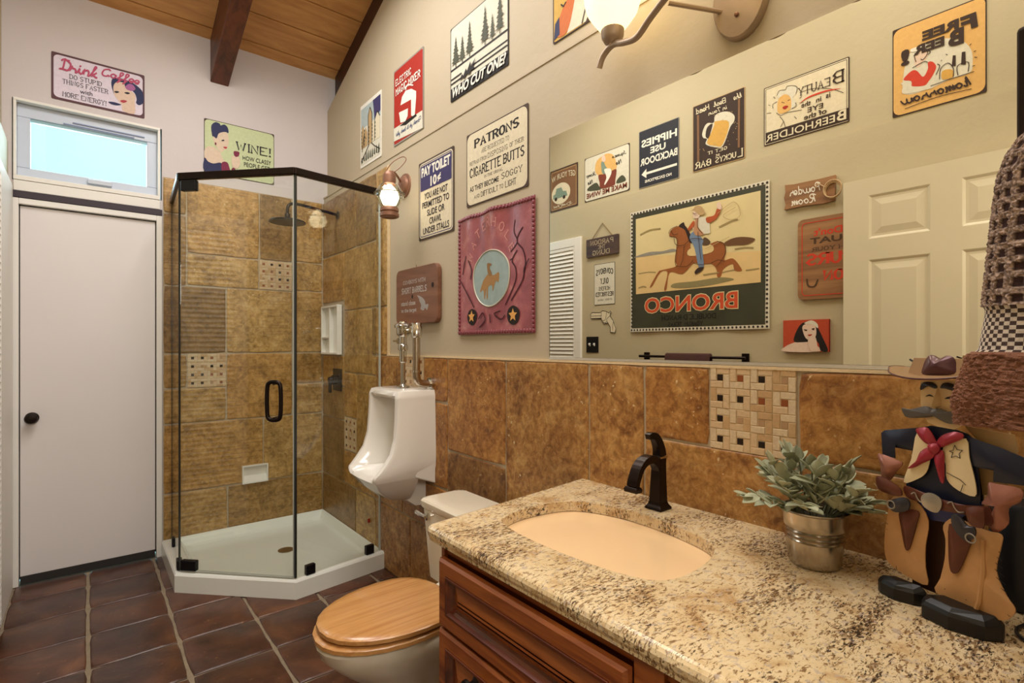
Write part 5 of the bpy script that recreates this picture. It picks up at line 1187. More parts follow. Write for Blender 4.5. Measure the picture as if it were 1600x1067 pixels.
# ---------------------------------------------------------------- hand towel on its holder
th = thing('towel_holder', 'dark bronze strap holder on near wall carrying the brown towel', 'towel holder', (0.975, NY, 1.70))
MB().loft([[(xx, yy, z) for xx, yy in ((-0.012, 0.156), (0.012, 0.156), (0.012, 0.178), (-0.012, 0.178))] for z in (-0.30, 0.004)]).obj('strap', BRONZE, th, bevel=0.006, seg=3)
MB().tube([(0, 0, -0.06), (0, 0.152, -0.06)], 0.008, 10).tube([(0, 0, -0.24), (0, 0.152, -0.24)], 0.008, 10).lathe([(0.024, 0.0), (0.024, 0.006), (0.010, 0.010)], (0, 0, -0.06), 16, 'y').obj('arm', BRONZE, th, True)
MB().tube(spline([(-0.012, 0.160, -0.29), (-0.03, 0.15, -0.275), (-0.034, 0.12, -0.21), (-0.034, 0.06, -0.19), (-0.03, 0.02, -0.20)], False, 4), 0.006, 8).obj('hook', BRONZE, th, True)
tw = thing('hand_towel', 'brown waffle hand towel with checked band and shaggy brown hem', 'towel', (0.94, 0.06, 1.20))
def m_towel(name, a, c, scale, rgh):
    m, nt, b_ = newmat(name); uvn = nt.nodes.new('ShaderNodeTexCoord'); ck = nt.nodes.new('ShaderNodeTexChecker'); ck.inputs['Scale'].default_value = scale
    ck.inputs['Color1'].default_value = lin(a); ck.inputs['Color2'].default_value = lin(c); nt.links.new(uvn.outputs['UV'], ck.inputs['Vector'])
    n = noise(nt, uvn.outputs['UV'], 160, 4, 0.7); nt.links.new(mix(nt, ck.outputs[0], '#3d2a25', ramp(nt, [(0.45, 0.0), (0.62, rgh)], n.outputs[0]).outputs[0]), b_.inputs['Base Color'])
    b_.inputs['Roughness'].default_value = 0.95; b_.inputs['Sheen Weight'].default_value = 0.3; bump(nt, b_, n.outputs[0], 0.5, 0.004); return m
def m_waffle():
    m, nt, b_ = newmat('towel_waffle'); at = nt.nodes.new('ShaderNodeVertexColor'); at.layer_name = 'weave'
    uvn = nt.nodes.new('ShaderNodeTexCoord'); n = noise(nt, uvn.outputs['UV'], 130, 4, 0.7)
    nt.links.new(mix(nt, at.outputs[0], '#4a322b', ramp(nt, [(0.56, 0.0), (0.66, 0.6)], n.outputs[0]).outputs[0]), b_.inputs['Base Color'])
    b_.inputs['Roughness'].default_value = 0.95; bump(nt, b_, n.outputs[0], 0.6, 0.004); return m
def edge(z):      # left edge (far end) and near end of the towel at height z
    k = [(1.175, 0.102, 0.034), (1.205, 0.105, 0.036), (1.268, 0.088, 0.032), (1.272, 0.080, 0.027), (1.325, 0.073, 0.025), (1.33, 0.075, 0.030), (1.42, 0.068, 0.028), (1.50, 0.060, 0.025), (1.53, 0.050, 0.021), (1.55, 0.036, 0.015), (1.562, 0.012, 0.010)]
    for i in range(len(k) - 1):
        if z <= k[i + 1][0]:
            t = max(0, (z - k[i][0]) / (k[i + 1][0] - k[i][0])); return k[i][1] + (k[i + 1][1] - k[i][1]) * t, k[i][2] + (k[i + 1][2] - k[i][2]) * t
    return k[-1][1], k[-1][2]
def towel_part(name, mat, z0, z1, nz_, bumpy, amp, weave=False):
    nr = 180; rows = []; cols = []
    for i in range(nz_ + 1):
        z = z0 + (z1 - z0) * i / nz_; e, d = edge(min(max(z, 1.175), 1.562)); ring = []
        for j in range(nr):
            a = 2 * math.pi * j / nr; c, s = math.cos(a), math.sin(a)
            yy = 0.012 + (abs(c) ** 0.62) * (1 if c > 0 else -1) * (e - 0.0 if c > 0 else 0.062); xx = d * (abs(s) ** 0.7) * (1 if s > 0 else -1)
            fold = 0.0035 * math.sin(yy * 95 + 0.6) * (1 if s < 0 else 0.3)
            q = bumpy(j / nr, z) * amp; r = 1 + q / 0.03
            ring.append((xx * r + fold, yy + 0.012 * 0 + c * q, z)); cols.append(bumpy(j / nr, z))
        rows.append(ring)
    mb = MB().loft([[(x, y - 0.0, z - 1.20) for x, y, z in rg] for rg in rows], True)
    o = mb.obj(name, mat, tw, True); me = o.data
    uv = me.uv_layers.new(name='UVMap'); n = nr
    for poly in me.polygons:
        for li_, vi in zip(poly.loop_indices, poly.vertices):
            r_, c_ = divmod(vi, n); u = c_ / n
            if len(poly.vertices) == 4 and c_ == 0 and max(v % n for v in poly.vertices) == n - 1: u = 1.0
            uv.data[li_].uv = (u * 0.30, (z0 + (z1 - z0) * r_ / nz_))
    if weave:
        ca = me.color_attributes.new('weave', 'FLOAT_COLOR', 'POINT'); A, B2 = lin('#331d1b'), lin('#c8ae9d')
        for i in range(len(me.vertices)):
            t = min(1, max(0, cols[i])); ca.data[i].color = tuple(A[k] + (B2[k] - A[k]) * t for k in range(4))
    return o
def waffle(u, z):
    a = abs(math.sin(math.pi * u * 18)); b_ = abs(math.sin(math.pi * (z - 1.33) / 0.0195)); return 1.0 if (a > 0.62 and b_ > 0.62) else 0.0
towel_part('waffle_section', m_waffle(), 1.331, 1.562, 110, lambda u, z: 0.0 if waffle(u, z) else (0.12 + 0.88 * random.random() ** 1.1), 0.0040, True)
towel_part('checked_band', m_towel('towel_check', '#d8cabb', '#3c2924', 190, 0.25), 1.270, 1.331, 12, lambda u, z: 0.3, 0.001)
towel_part('shaggy_hem', paint('#96664f', 0.98, 0, 0.5, 140, 1.0), 1.172, 1.271, 64, lambda u, z: max(0, 0.5 + 0.55 * mnoise.noise(Vector((u * 110, z * 330, 1.7))) + 0.35 * mnoise.noise(Vector((u * 240, z * 720, 4.2)))), 0.0058)
# ---------------------------------------------------------------- signs on the back wall
K = dict(rust=ink('#5f4148'), ltpink=ink('#ddd3e2'), pink=ink('#b8506f'), ink=ink('#2a2630'), face=ink('#dcc2b0'), skin=ink('#d8c4ae'), navy=ink('#2f3358'), wave=ink('#a8659a'), lips=ink('#b0404a'), green=ink('#c4cfa4'), edge=ink('#4a3b33'),
         wine=ink('#7c2c48'), white=ink('#e6e2d6'), red=ink('#a32c20'), red2=ink('#c9402c'), black=ink('#221d1b'), cream=ink('#d9ceb2'), purple=ink('#3f3a62'), grey=ink('#8f8a80'), yellow=ink('#c8a24c'), orange=ink('#c26a32'), tan=ink('#b89a6e'), brown=ink('#7d5b40'), dkbrown=ink('#3a2a22'),
         ale=ink('#cfa24f'), olive=ink('#4a4c3c'), teal=ink('#7b8f80'), pale=ink('#d5d0be'), blue=ink('#3d4a78'), horse=ink('#96592f'), sand=ink('#d9c08a'), sky=ink('#cfc6a0'), ltblue=ink('#a9b6b4'), tub=ink('#7a3d2e'), gold=ink('#d59a58'), amber=ink('#d8ac68'))
S = Sign('metal_sign', 'white tin sign with pink script about coffee and a smiling woman', 'back', -0.149, 0.268, 2.628, 2.884, K['rust'])
S.rect('panel', K['ltpink'], 0.022, 0.978, 0.045, 0.955, 0.022)
S.art('coffee', {'hair': K['navy'], 'wave': K['wave'], 'face': K['face'], 'lips': K['lips'], 'eye': K['ink'], 'spoon': K['navy']})
S.text([('Drink', 0.07, 0.47, 0.64, 0.92, 'script', 1.15, 0.18), ('Coffee', 0.50, 0.93, 0.66, 0.94, 'script', 1.15, 0.18)], K['pink'])
S.text([('DO STUPID', 0.18, 0.52, 0.50, 0.60, 'serif', 0.85), ('THINGS FASTER', 0.11, 0.59, 0.365, 0.465, 'serif', 0.85), ('with', 0.29, 0.42, 0.235, 0.325, 'sans', 0.0), ('MORE ENERGY!', 0.11, 0.57, 0.09, 0.195, 'serif', 0.85)], K['ink'])
S = Sign('metal_sign', 'pale green tin sign about wine with a dark haired woman raising a glass', 'back', 0.577, 0.994, 2.372, 2.717, K['edge'])
S.rect('panel', K['green'], 0.008, 0.992, 0.012, 0.988, 0.022)
S.art('wine', {'skin': K['skin'], 'face': K['skin'], 'hair': K['navy'], 'lips': K['lips'], 'eye': K['ink'], 'dress': K['navy'], 'scarf': K['wine'], 'hand': K['skin'], 'glass': K['wine'], 'bead': K['wine']})
S.text([('WINE!', 0.43, 0.95, 0.53, 0.70, 'serif', 1.0), ('HOW CLASSY', 0.53, 0.95, 0.375, 0.455, 'sans', 0.0), ('PEOPLE GET', 0.55, 0.93, 0.255, 0.335, 'sans', 0.0), ('WASTED', 0.61, 0.89, 0.14, 0.22, 'sans', 0.0)], K['ink'])
# ---------------------------------------------------------------- signs above the ledge on the right wall
ru = -UP
S = Sign('paper_print', 'white framed ink drawing of a narrow street above the sconce', 'right', 2.897, 3.201, 2.402, 2.796, K['white'], off=ru, cat='picture')
S.rect('sky', K['ltblue'], 0.03, 0.97, 0.62, 0.94); S.rect('street', K['pale'], 0.03, 0.97, 0.04, 0.62)
S.poly('dark_sky', K['purple'], [[(0.62, 0.94), (0.97, 0.94), (0.97, 0.70), (0.70, 0.62)]])
rs = random.Random(3); tw_, bk_, dk_ = [], [], []
for x0, x1, y1 in ((0.05, 0.20, 0.62), (0.18, 0.36, 0.55), (0.40, 0.58, 0.80), (0.56, 0.70, 0.60), (0.70, 0.95, 0.66)):
    (tw_ if rs.random() < 0.6 else bk_).append([(x0, 0.30), (x1, 0.30), (x1, y1 - 0.05), ((x0 + x1) / 2, y1 + 0.06), (x0, y1 - 0.05)])
    for i in range(5): dk_.append([(x0 + 0.02, 0.33 + 0.055 * i), (x0 + 0.05, 0.33 + 0.055 * i), (x0 + 0.05, 0.365 + 0.055 * i), (x0 + 0.02, 0.365 + 0.055 * i)])
for i in range(9): dk_.append([(0.06 + 0.1 * i, 0.06 + 0.05 * rs.random()), (0.13 + 0.1 * i, 0.08), (0.11 + 0.1 * i, 0.15 + 0.1 * rs.random()), (0.07 + 0.1 * i, 0.16)])
S.poly('houses', K['tan'], tw_ or bk_); S.poly('facades', K['cream'], bk_ or tw_); tag(S.poly('windows', K['olive'], dk_), kind='stuff')
S.lines('outline', K['black'], [[(0.05, 0.10), (0.3, 0.22), (0.45, 0.30)], [(0.95, 0.12), (0.7, 0.22), (0.55, 0.30)], [(0.40, 0.30), (0.40, 0.76), (0.49, 0.87), (0.58, 0.76), (0.58, 0.30)], [(0.70, 0.30), (0.72, 0.62), (0.83, 0.72), (0.95, 0.62)], [(0.1, 0.25), (0.2, 0.5), (0.3, 0.42)]], 0.006, False)
S = Sign('metal_sign', 'red tin sign for an electric mixer with white mixer drawing', 'right', 2.397, 2.735, 2.406, 2.832, K['grey'], off=ru)
S.rect('panel', K['red'], 0.02, 0.98, 0.02, 0.98, 0.012)
S.art('mixer', {'strip': K['pale'], 'cord': K['white'], 'body': K['white'], 'bowl': K['white']})
S.poly('shadow', K['black'], [[(0.22, 0.22), (0.44, 0.18), (0.80, 0.20), (0.78, 0.23), (0.45, 0.235)]])
S.text([('ELECTRIC', 0.08, 0.62, 0.775, 0.865, 'slab', 1.5), ('MAGIC MIXER', 0.08, 0.92, 0.645, 0.755, 'slab', 1.6)], K['white'])
S.text([('Why beat it by hand?', 0.08, 0.92, 0.085, 0.17, 'script', 0.8, 0.2)], K['blue'])
S = Sign('metal_sign', 'black and white tin sign of pine trees with one tree felled', 'right', 1.692, 2.136, 2.442, 2.792, K['black'], off=ru)
S.rect('panel', K['pale'], 0.012, 0.988, 0.012, 0.988, 0.015)
S.rect('base_band', K['black'], 0.012, 0.988, 0.012, 0.175)
S.rect('ground', K['black'], 0.012, 0.988, 0.405, 0.432); S.rect('ground_line', K['black'], 0.40, 0.988, 0.285, 0.305); S.rect('ground_line', K['black'], 0.40, 0.988, 0.225, 0.245); S.rect('ground_line', K['black'], 0.012, 0.22, 0.285, 0.305); S.rect('ground_line', K['black'], 0.012, 0.22, 0.225, 0.245)
rt = random.Random(5)
def pine(cx, base, h, w):
    L_, R_ = [], []
    n = 9
    for i in range(n):
        t = i / n; r = w * (1 - t) * rt.uniform(0.8, 1.15); y = base + h * (0.13 + 0.87 * t)
        L_ += [(cx - r, y - 0.012), (cx - r * 0.35, y + h * 0.045)]; R_ += [(cx + r * rt.uniform(0.8, 1.1), y - 0.012), (cx + r * 0.35, y + h * 0.045)]
    return [(cx - 0.006, base), (cx - 0.006, base + h * 0.13)] + L_ + [(cx, base + h)] + R_[::-1] + [(cx + 0.006, base + h * 0.13), (cx + 0.006, base)]
S.poly('pine_tree', K['olive'], [pine(0.11, 0.43, 0.42, 0.085)]); S.poly('pine_tree', K['olive'], [pine(0.235, 0.43, 0.36, 0.07)]); S.poly('pine_tree', K['olive'], [pine(0.37, 0.43, 0.47, 0.08)])
S.poly('pine_tree', K['olive'], [pine(0.64, 0.43, 0.50, 0.085)]); S.poly('pine_tree', K['olive'], [pine(0.76, 0.43, 0.33, 0.055)]); S.poly('pine_tree', K['olive'], [pine(0.88, 0.43, 0.54, 0.08)])
S.poly('fallen_tree', K['black'], [[(0.18, 0.21), (0.24, 0.27), (0.26, 0.235), (0.31, 0.31), (0.33, 0.26), (0.39, 0.36), (0.40, 0.29), (0.48, 0.36), (0.44, 0.27), (0.47, 0.23), (0.40, 0.235), (0.38, 0.20), (0.32, 0.225), (0.28, 0.19), (0.25, 0.215)]])
S.text([('WHO CUT ONE?', 0.03, 0.96, 0.03, 0.16, 'sans', 0.035, 0.25)], K['white'])
S = Sign('metal_sign', 'yellow tin poster of an arm in white sleeve, half behind vanity light', 'right', 0.985, 1.425, 2.405, 2.75, K['dkbrown'], off=ru)
S.rect('panel', K['yellow'], 0.012, 0.988, 0.012, 0.988, 0.01)
S.poly('dark', K['dkbrown'], [[(0.36, 0.013), (0.987, 0.013), (0.987, 0.6), (0.5, 0.6)]]); S.poly('sleeve', K['pale'], [[(0.17, 0.02), (0.30, 0.50), (0.45, 0.75), (0.62, 0.6), (0.52, 0.3), (0.38, 0.02)]])
S.poly('glove', K['orange'], [[(0.05, 0.06), (0.10, 0.28), (0.22, 0.42), (0.27, 0.44), (0.24, 0.24), (0.17, 0.04)]], True); S.poly('cuff', K['navy'], [[(0.015, 0.03), (0.03, 0.20), (0.08, 0.25), (0.085, 0.06)]])
S.poly('face', K['face'], [[(0.5, 0.6), (0.45, 0.8), (0.55, 0.92), (0.68, 0.88), (0.7, 0.66)]], True); S.lines('outline', K['black'], [[(0.10, 0.37), (0.13, 0.33), (0.16, 0.36)], [(0.14, 0.45), (0.17, 0.40), (0.19, 0.44), (0.22, 0.40)], [(0.34, 0.02), (0.42, 0.3), (0.46, 0.6)]], 0.005, False)
# ---------------------------------------------------------------- signs below the ledge on the right wall
S = Sign('metal_sign', 'purple and cream tin sign announcing a pay toilet', 'right', 2.068, 2.400, 1.815, 2.212, K['edge'])
S.rect('panel', K['cream'], 0.025, 0.975, 0.02, 0.98, 0.022); S.border('pinstripe', K['purple'], 0.014, 0.004, 0.018)
S.rect('heading', K['purple'], 0.06, 0.94, 0.625, 0.945, 0.006)
S.text([('PAY TOILET', 0.09, 0.91, 0.80, 0.925, 'sans', 0.045), ('10', 0.36, 0.54, 0.645, 0.77, 'sans', 0.04), ('\u00a2', 0.56, 0.66, 0.66, 0.76, 'sans', 0.03)], K['white'])
S.text([('YOU ARE NOT', 0.18, 0.84, 0.505, 0.585, 'sans', 0.012), ('PERMITTED TO', 0.12, 0.88, 0.395, 0.475, 'sans', 0.012), ('SLIDE OR', 0.26, 0.76, 0.285, 0.365, 'sans', 0.012), ('CRAWL', 0.33, 0.67, 0.175, 0.255, 'sans', 0.012), ('UNDER STALLS', 0.14, 0.88, 0.065, 0.145, 'sans', 0.012)], K['ink'])
S = Sign('metal_sign', 'cream tin notice to patrons in old western lettering', 'right', 1.538, 1.962, 1.898, 2.222, K['edge'])
S.rect('panel', K['cream'], 0.012, 0.988, 0.016, 0.984, 0.03)
S.text([('PATRONS', 0.14, 0.88, 0.765, 0.895, 'serif', 1.9), ('ARE REQUESTED TO', 0.27, 0.72, 0.665, 0.725, 'slab', 0.8), ('REFRAIN FROM', 0.06, 0.36, 0.555, 0.61, 'slab', 0.9), ('DISPOSING', 0.38, 0.70, 0.555, 0.625, 'slab', 0.8), ('OF THEIR', 0.73, 0.94, 0.565, 0.62, 'slab', 0.9), ('CIGARETTE BUTTS', 0.06, 0.95, 0.385, 0.52, 'serif', 1.5), ('IN THE URINAL', 0.32, 0.63, 0.315, 0.355, 'slab', 1.0),
        ('AS THEY BECOME', 0.06, 0.56, 0.195, 0.265, 'sans', 0.02), ('SOGGY', 0.60, 0.92, 0.205, 0.285, 'serif', 0.9), ('AND', 0.14, 0.24, 0.085, 0.135, 'slab', 1.0), ('DIFFICULT', 0.26, 0.55, 0.08, 0.15, 'serif', 1.2), ('TO', 0.57, 0.63, 0.09, 0.145, 'slab', 1.0), ('LIGHT', 0.66, 0.83, 0.08, 0.16, 'serif', 1.2)], K['black'])
S = Sign('wood_plaque', 'brown wooden plaque with raised silver lettering above the flush valve', 'right', 2.180, 2.610, 1.389, 1.680, PLAQUEW, th=0.026, rad=0.035, bevel=0.004)
S.text([('COWBOYS WITH', 0.19, 0.74, 0.715, 0.79, 'slab', 1.4), ('SHORT BARRELS', 0.15, 0.77, 0.545, 0.665, 'slab', 1.7), ('stand close', 0.14, 0.50, 0.335, 0.42, 'sans', 0.03), ('to the target', 0.14, 0.53, 0.195, 0.285, 'sans', 0.03)], paint('#b9b4b2', 0.3, 0.5), 'lettering')
S.art('plaque', {'gun': paint('#a8a4a4', 0.3, 0.5)})
S.poly('knot_hole', K['black'], [[(0.905 + 0.028 * math.cos(t), 0.635 + 0.045 * math.sin(t)) for t in [6.283 * i / 14 for i in range(14)]]]); S.poly('knot_hole', K['black'], [[(0.43 + 0.02 * math.cos(t), 0.485 + 0.035 * math.sin(t)) for t in [6.283 * i / 12 for i in range(12)]]])
MB().tube([(-0.01, 0.145, 0.012), (-0.022, 0.160, 0.010), (-0.030, 0.163, 0.006)], 0.0012, 5).obj('hanging_wire', BRONZE, S.o)
# red leather banner: billowed sheet with laced edge
bw, bh = 0.530, 0.528
def wav(x, y):
    t = (y / bh + 0.5); return 0.006 + 0.022 * max(0, t) ** 2 * (math.sin(x * 30 + 0.8) * 0.5 + 0.5) * (0.5 + 0.5 * math.sin(x * 11 + 2)) + 0.006 * (0.5 + 0.5 * math.sin(x * 9 - y * 14)) * (1 - abs(2 * x / bw)) + 0.004 * max(0, -y / bh) * (0.5 + 0.5 * math.sin(x * 22 - y * 20))
def sheet(w, h, nx, ny, fn, th):
    mb = MB(); v = []; f = []
    for s in (1, 0):
        for i in range(ny + 1):
            for j in range(nx + 1):
                x, y = (j / nx - 0.5) * w, (i / ny - 0.5) * h; v.append((x, y, fn(x, y) + (th if s else 0)))
    n = (nx + 1) * (ny + 1)
    for i in range(ny):
        for j in range(nx):
            a = i * (nx + 1) + j; q = (a, a + 1, a + nx + 2, a + nx + 1); f.append(q); f.append(tuple(n + k for k in reversed(q)))
    for j in range(nx):
        f.append((j, n + j, n + j + 1, j + 1)); b_ = ny * (nx + 1) + j; f.append((b_ + 1, n + b_ + 1, n + b_, b_))
    for i in range(ny):
        a = i * (nx + 1); f.append((a, a + nx + 1, n + a + nx + 1, n + a)); a += nx; f.append((a, n + a, n + a + nx + 1, a + nx + 1))
    return mb.add(v, f)
bn = sheet(bw, bh, 40, 40, wav, 0.0015).obj('leather_banner', LEATHER, None, True, frame('right', 1.757, 1.590, 0.001))
tag(bn, 'glossy red leather banner with oval rodeo picture and laced edges', 'banner')
def drape(o, w, h, fn, z):           # lay a flat print onto the billowed sheet
    for v in o.data.vertices: v.co.z = fn(v.co.x, v.co.y) + z
def on_banner(kind, key, pal, name=None, t=0.004, smooth=True, w=bw, h=bh, fn=wav, root=None, z=0.0022):
    k = 0
    for n, q in ART[key]:
        p = [((q[i] / 1000 - 0.5) * w, (q[i + 1] / 1000 - 0.5) * h) for i in range(0, len(q), 2)]
        m_ = pal.get(n) if isinstance(pal, dict) else pal
        if m_ is None: continue
        mb = MB()
        if n == 'l': ribbon(mb, spline(p, False, 6), t)
        elif len(p) == 4 and not smooth:
            nx, ny = 40, 30; a, b0, c, d = [Vector(q_) for q_ in p]
            mb.add([((a * (1 - i / nx) + b0 * (i / nx)) * (1 - j / ny) + (d * (1 - i / nx) + c * (i / nx)) * (j / ny)).to_3d()[:] for j in range(ny + 1) for i in range(nx + 1)], [(j * (nx + 1) + i, j * (nx + 1) + i + 1, (j + 1) * (nx + 1) + i + 1, (j + 1) * (nx + 1) + i) for j in range(ny) for i in range(nx)])
        else:
            q2 = spline(p, True, 4) if smooth else p; cx = sum(a for a, _ in q2) / len(q2); cy = sum(c for _, c in q2) / len(q2)
            mb.flat(q2) if fn is None or len(q2) > 70 and False else mb.flat(q2)
        o = mb.obj(name or n, m_, root, fix=False); k += 1
        b_ = bmesh.new(); b_.from_mesh(o.data)
        if n != 'l' and len(b_.faces) < 200:
            bmesh.ops.triangulate(b_, faces=b_.faces[:])
            bmesh.ops.subdivide_edges(b_, edges=[e for e in b_.edges if e.calc_length() > 0.04], cuts=2, use_grid_fill=True); bmesh.ops.triangulate(b_, faces=b_.faces[:])
            for f_ in b_.faces:
                f_.normal_update()
                if f_.normal.z < 0: f_.normal_flip()
        b_.to_mesh(o.data); b_.free(); drape(o, w, h, fn, z + 0.0004 * k)
    return
on_banner('a', 'banner', {'oval': paint('#93a6a4', 0.4, var=0.2, scale=30), 'horse': ink('#a07a4e'), 'rider': ink('#8b6a45'), 'badge': ink('#2a2220')}, root=bn)
on_banner('a', 'banner_lines', {'l': ink('#43222a')}, 'scrollwork', 0.006, root=bn)
oc = MB(); ov = [((q / 1000)) for q in ART['banner'][0][1]]; op = spline([((ov[i] - 0.5) * bw, (ov[i + 1] - 0.5) * bh) for i in range(0, len(ov), 2)], True, 5)
oc.tube([(x, y, wav(x, y) + 0.003) for x, y in op], 0.003, 6, True).obj('oval_rim', paint('#c3bfae', 0.4), bn, True)
def cen(q): return ((sum(q[::2]) / len(q[::2]) / 1000 - 0.5) * bw, (sum(q[1::2]) / len(q[1::2]) / 1000 - 0.5) * bh)
for cx, cy in [cen(q) for n, q in ART['banner'] if n == 'badge']:
    stp = []
    for i in range(10):
        a = math.pi / 2 + math.pi * i / 5; r = 0.028 if i % 2 == 0 else 0.013; stp.append((cx + r * math.cos(a), cy + r * math.sin(a)))
    o = MB().flat(stp).obj('star', ink('#dba35c'), bn, fix=False); drape(o, bw, bh, wav, 0.0058)
ar_ = MB()
word = 'WATERHOLE'
for i, ch in enumerate(word):
    a = math.radians(158 - 17 * i); t = strokes(ch, 'slab', 1.3); xs = [p[0] for p in t.v]; w_ = max(xs) - min(xs)
    for p in t.v: pass
    ar_.add([((-0.015) + (0.192 + p[1] / 8 * 0.036) * 0.72 * math.cos(a) + (p[0] - w_ / 2) / 8 * 0.030 * math.sin(a), 0.0 + (0.192 + p[1] / 8 * 0.036) * 1.0 * math.sin(a) - (p[0] - w_ / 2) / 8 * 0.030 * math.cos(a), 0) for p in t.v], t.f)
o = ar_.obj('lettering', ink('#c98a86'), bn, fix=False); drape(o, bw, bh, wav, 0.0026)
lc = MB(); N_ = 30
for i in range(N_):
    t = -0.5 + (i + 0.5) / N_
    for (x, y, dx, dy) in ((t * bw, bh / 2 - 0.010, 1, 0), (t * bw, -bh / 2 + 0.010, 1, 0), (-bw / 2 + 0.010, t * bh, 0, 1), (bw / 2 - 0.010, t * bh, 0, 1)):
        lc.sphere((x, y, wav(x, y) + 0.003), 0.0095, 8, 5, (1.0 if dx else 0.9, 0.9 if dx else 1.0, 0.55))
tag(lc.obj('lacing', paint('#84414a', 0.3, var=0.3, scale=60), bn, True), kind='stuff')
# ---------------------------------------------------------------- the opposite wall, seen in the mirror
S = Sign('metal_sign', 'brown tin sign with an old truck near the closet door end', 'left', 2.868, 3.184, 2.378, 2.720, K['edge'], off=-UP)
S.rect('panel', K['brown'], 0.03, 0.97, 0.03, 0.97, 0.01); S.border('pinstripe', K['tan'], 0.016, 0.004, 0.008)
S.poly('disc', K['cream'], [[(0.60 + 0.34 * math.cos(t), 0.40 + 0.25 * math.sin(t)) for t in [6.283 * i / 24 for i in range(24)]]])
S.poly('truck', K['teal'], [[(0.36, 0.30), (0.40, 0.42), (0.52, 0.44), (0.58, 0.54), (0.76, 0.54), (0.80, 0.42), (0.88, 0.40), (0.88, 0.30)]]); S.poly('wheel', K['dkbrown'], [[(0.48 + 0.05 * math.cos(t), 0.29 + 0.045 * math.sin(t)) for t in [6.283 * i / 14 for i in range(14)]], [(0.78 + 0.05 * math.cos(t), 0.29 + 0.045 * math.sin(t)) for t in [6.283 * i / 14 for i in range(14)]]])
S.text([('GET YOUR W', 0.08, 0.93, 0.70, 0.83, 'sans', 0.01, 0, 0.06), ('Scratched', 0.18, 0.86, 0.06, 0.15, 'script', 0.9, 0.15)], K['cream'])
S = Sign('metal_sign', 'white tin sign of a woman treading grapes in a red tub', 'left', 2.363, 2.795, 2.384, 2.720, K['edge'], off=-UP)
S.rect('panel', K['pale'], 0.01, 0.99, 0.012, 0.988, 0.02)
S.art('squeeze', {'sun': K['amber'], 'tub': K['tub'], 'dress': K['teal'], 'head': K['face'], 'leg': K['white'], 'bush': K['olive']})
S.text([('Squeeze', 0.06, 0.36, 0.76, 0.87, 'script', 0.8, 0.1), ('Me', 0.16, 0.28, 0.62, 0.72, 'script', 0.9, 0.1), ('Stomp', 0.72, 0.95, 0.52, 0.64, 'script', 0.8, 0.1), ('Me', 0.80, 0.92, 0.38, 0.48, 'script', 0.9, 0.1)], K['black'])
S.text([('MAKE ME WINE', 0.05, 0.95, 0.07, 0.18, 'sans', 0.02)], K['tub'], 'caption')
S = Sign('metal_sign', 'dark blue tin sign sending hippies to the back door', 'left', 1.961, 2.282, 2.370, 2.768, K['grey'], off=-UP)
S.rect('panel', ink('#2b2d36'), 0.015, 0.985, 0.01, 0.99, 0.004)
S.text([('HIPPIES', 0.05, 0.93, 0.70, 0.83, 'sans', 0.03), ('USE', 0.32, 0.70, 0.555, 0.665, 'sans', 0.03), ('BACKDOOR', 0.04, 0.96, 0.385, 0.51, 'sans', 0.03), ('NO EXCEPTIONS', 0.18, 0.84, 0.075, 0.125, 'sans', 0.03)], K['white'])
S.poly('arrow', K['white'], [[(0.05, 0.255), (0.80, 0.255), (0.80, 0.315), (0.93, 0.235), (0.80, 0.155), (0.80, 0.215), (0.05, 0.215)]])
S = Sign('metal_sign', 'dark brown tin sign with a tilted foaming beer mug', 'left', 1.522, 1.862, 2.378, 2.797, K['tan'], off=-UP)
S.rect('panel', K['dkbrown'], 0.01, 0.99, 0.008, 0.992, 0.004)
S.art('beer', {'bar': K['brown'], 'mug': K['pale'], 'hole': K['dkbrown'], 'ale': K['ale']})
S.text([('the', 0.05, 0.20, 0.86, 0.95, 'script', 1.0, 0.1), ('Best', 0.34, 0.58, 0.87, 0.955, 'script', 1.0, 0.1), ('Head', 0.66, 0.93, 0.86, 0.95, 'script', 1.0, 0.1), ('in Town', 0.32, 0.68, 0.775, 0.845, 'script', 1.1, 0.1), ('GET IT', 0.32, 0.70, 0.195, 0.245, 'slab', 1.5), ('at', 0.46, 0.54, 0.135, 0.175, 'sans', 0.01), ('L', 0.03, 0.13, 0.03, 0.15, 'serif', 1.6), ('UCKYS', 0.15, 0.55, 0.04, 0.125, 'serif', 1.6), ('BAR', 0.62, 0.95, 0.035, 0.14, 'serif', 1.6)], K['cream'])
rb = random.Random(9)
S.poly('bubbles', K['tan'], [[(x + 0.008 * math.cos(t), y + 0.007 * math.sin(t)) for t in (0, 1.57, 3.14, 4.71)] for x, y in [(rb.uniform(0.13, 0.85), rb.uniform(0.25, 0.78)) for _ in range(36)]])
S = Sign('metal_sign', 'cream tin sign about beauty with a curly haired laughing head', 'left', 0.980, 1.411, 2.412, 2.742, K['dkbrown'], off=-UP)
S.rect('panel', K['cream'], 0.012, 0.988, 0.015, 0.985); S.border('pinstripe', K['dkbrown'], 0.010, 0.003, 0.004)
S.art('beauty', {'band': K['dkbrown'], 'froth': K['pale'], 'face': K['amber'], 'lips': K['red']})
S.art('beauty_lines', K['dkbrown'], t=0.0026)
S.poly('underline', K['red2'], [[(0.08, 0.545), (0.25, 0.60), (0.45, 0.595), (0.55, 0.53), (0.45, 0.572), (0.25, 0.575)]], True)
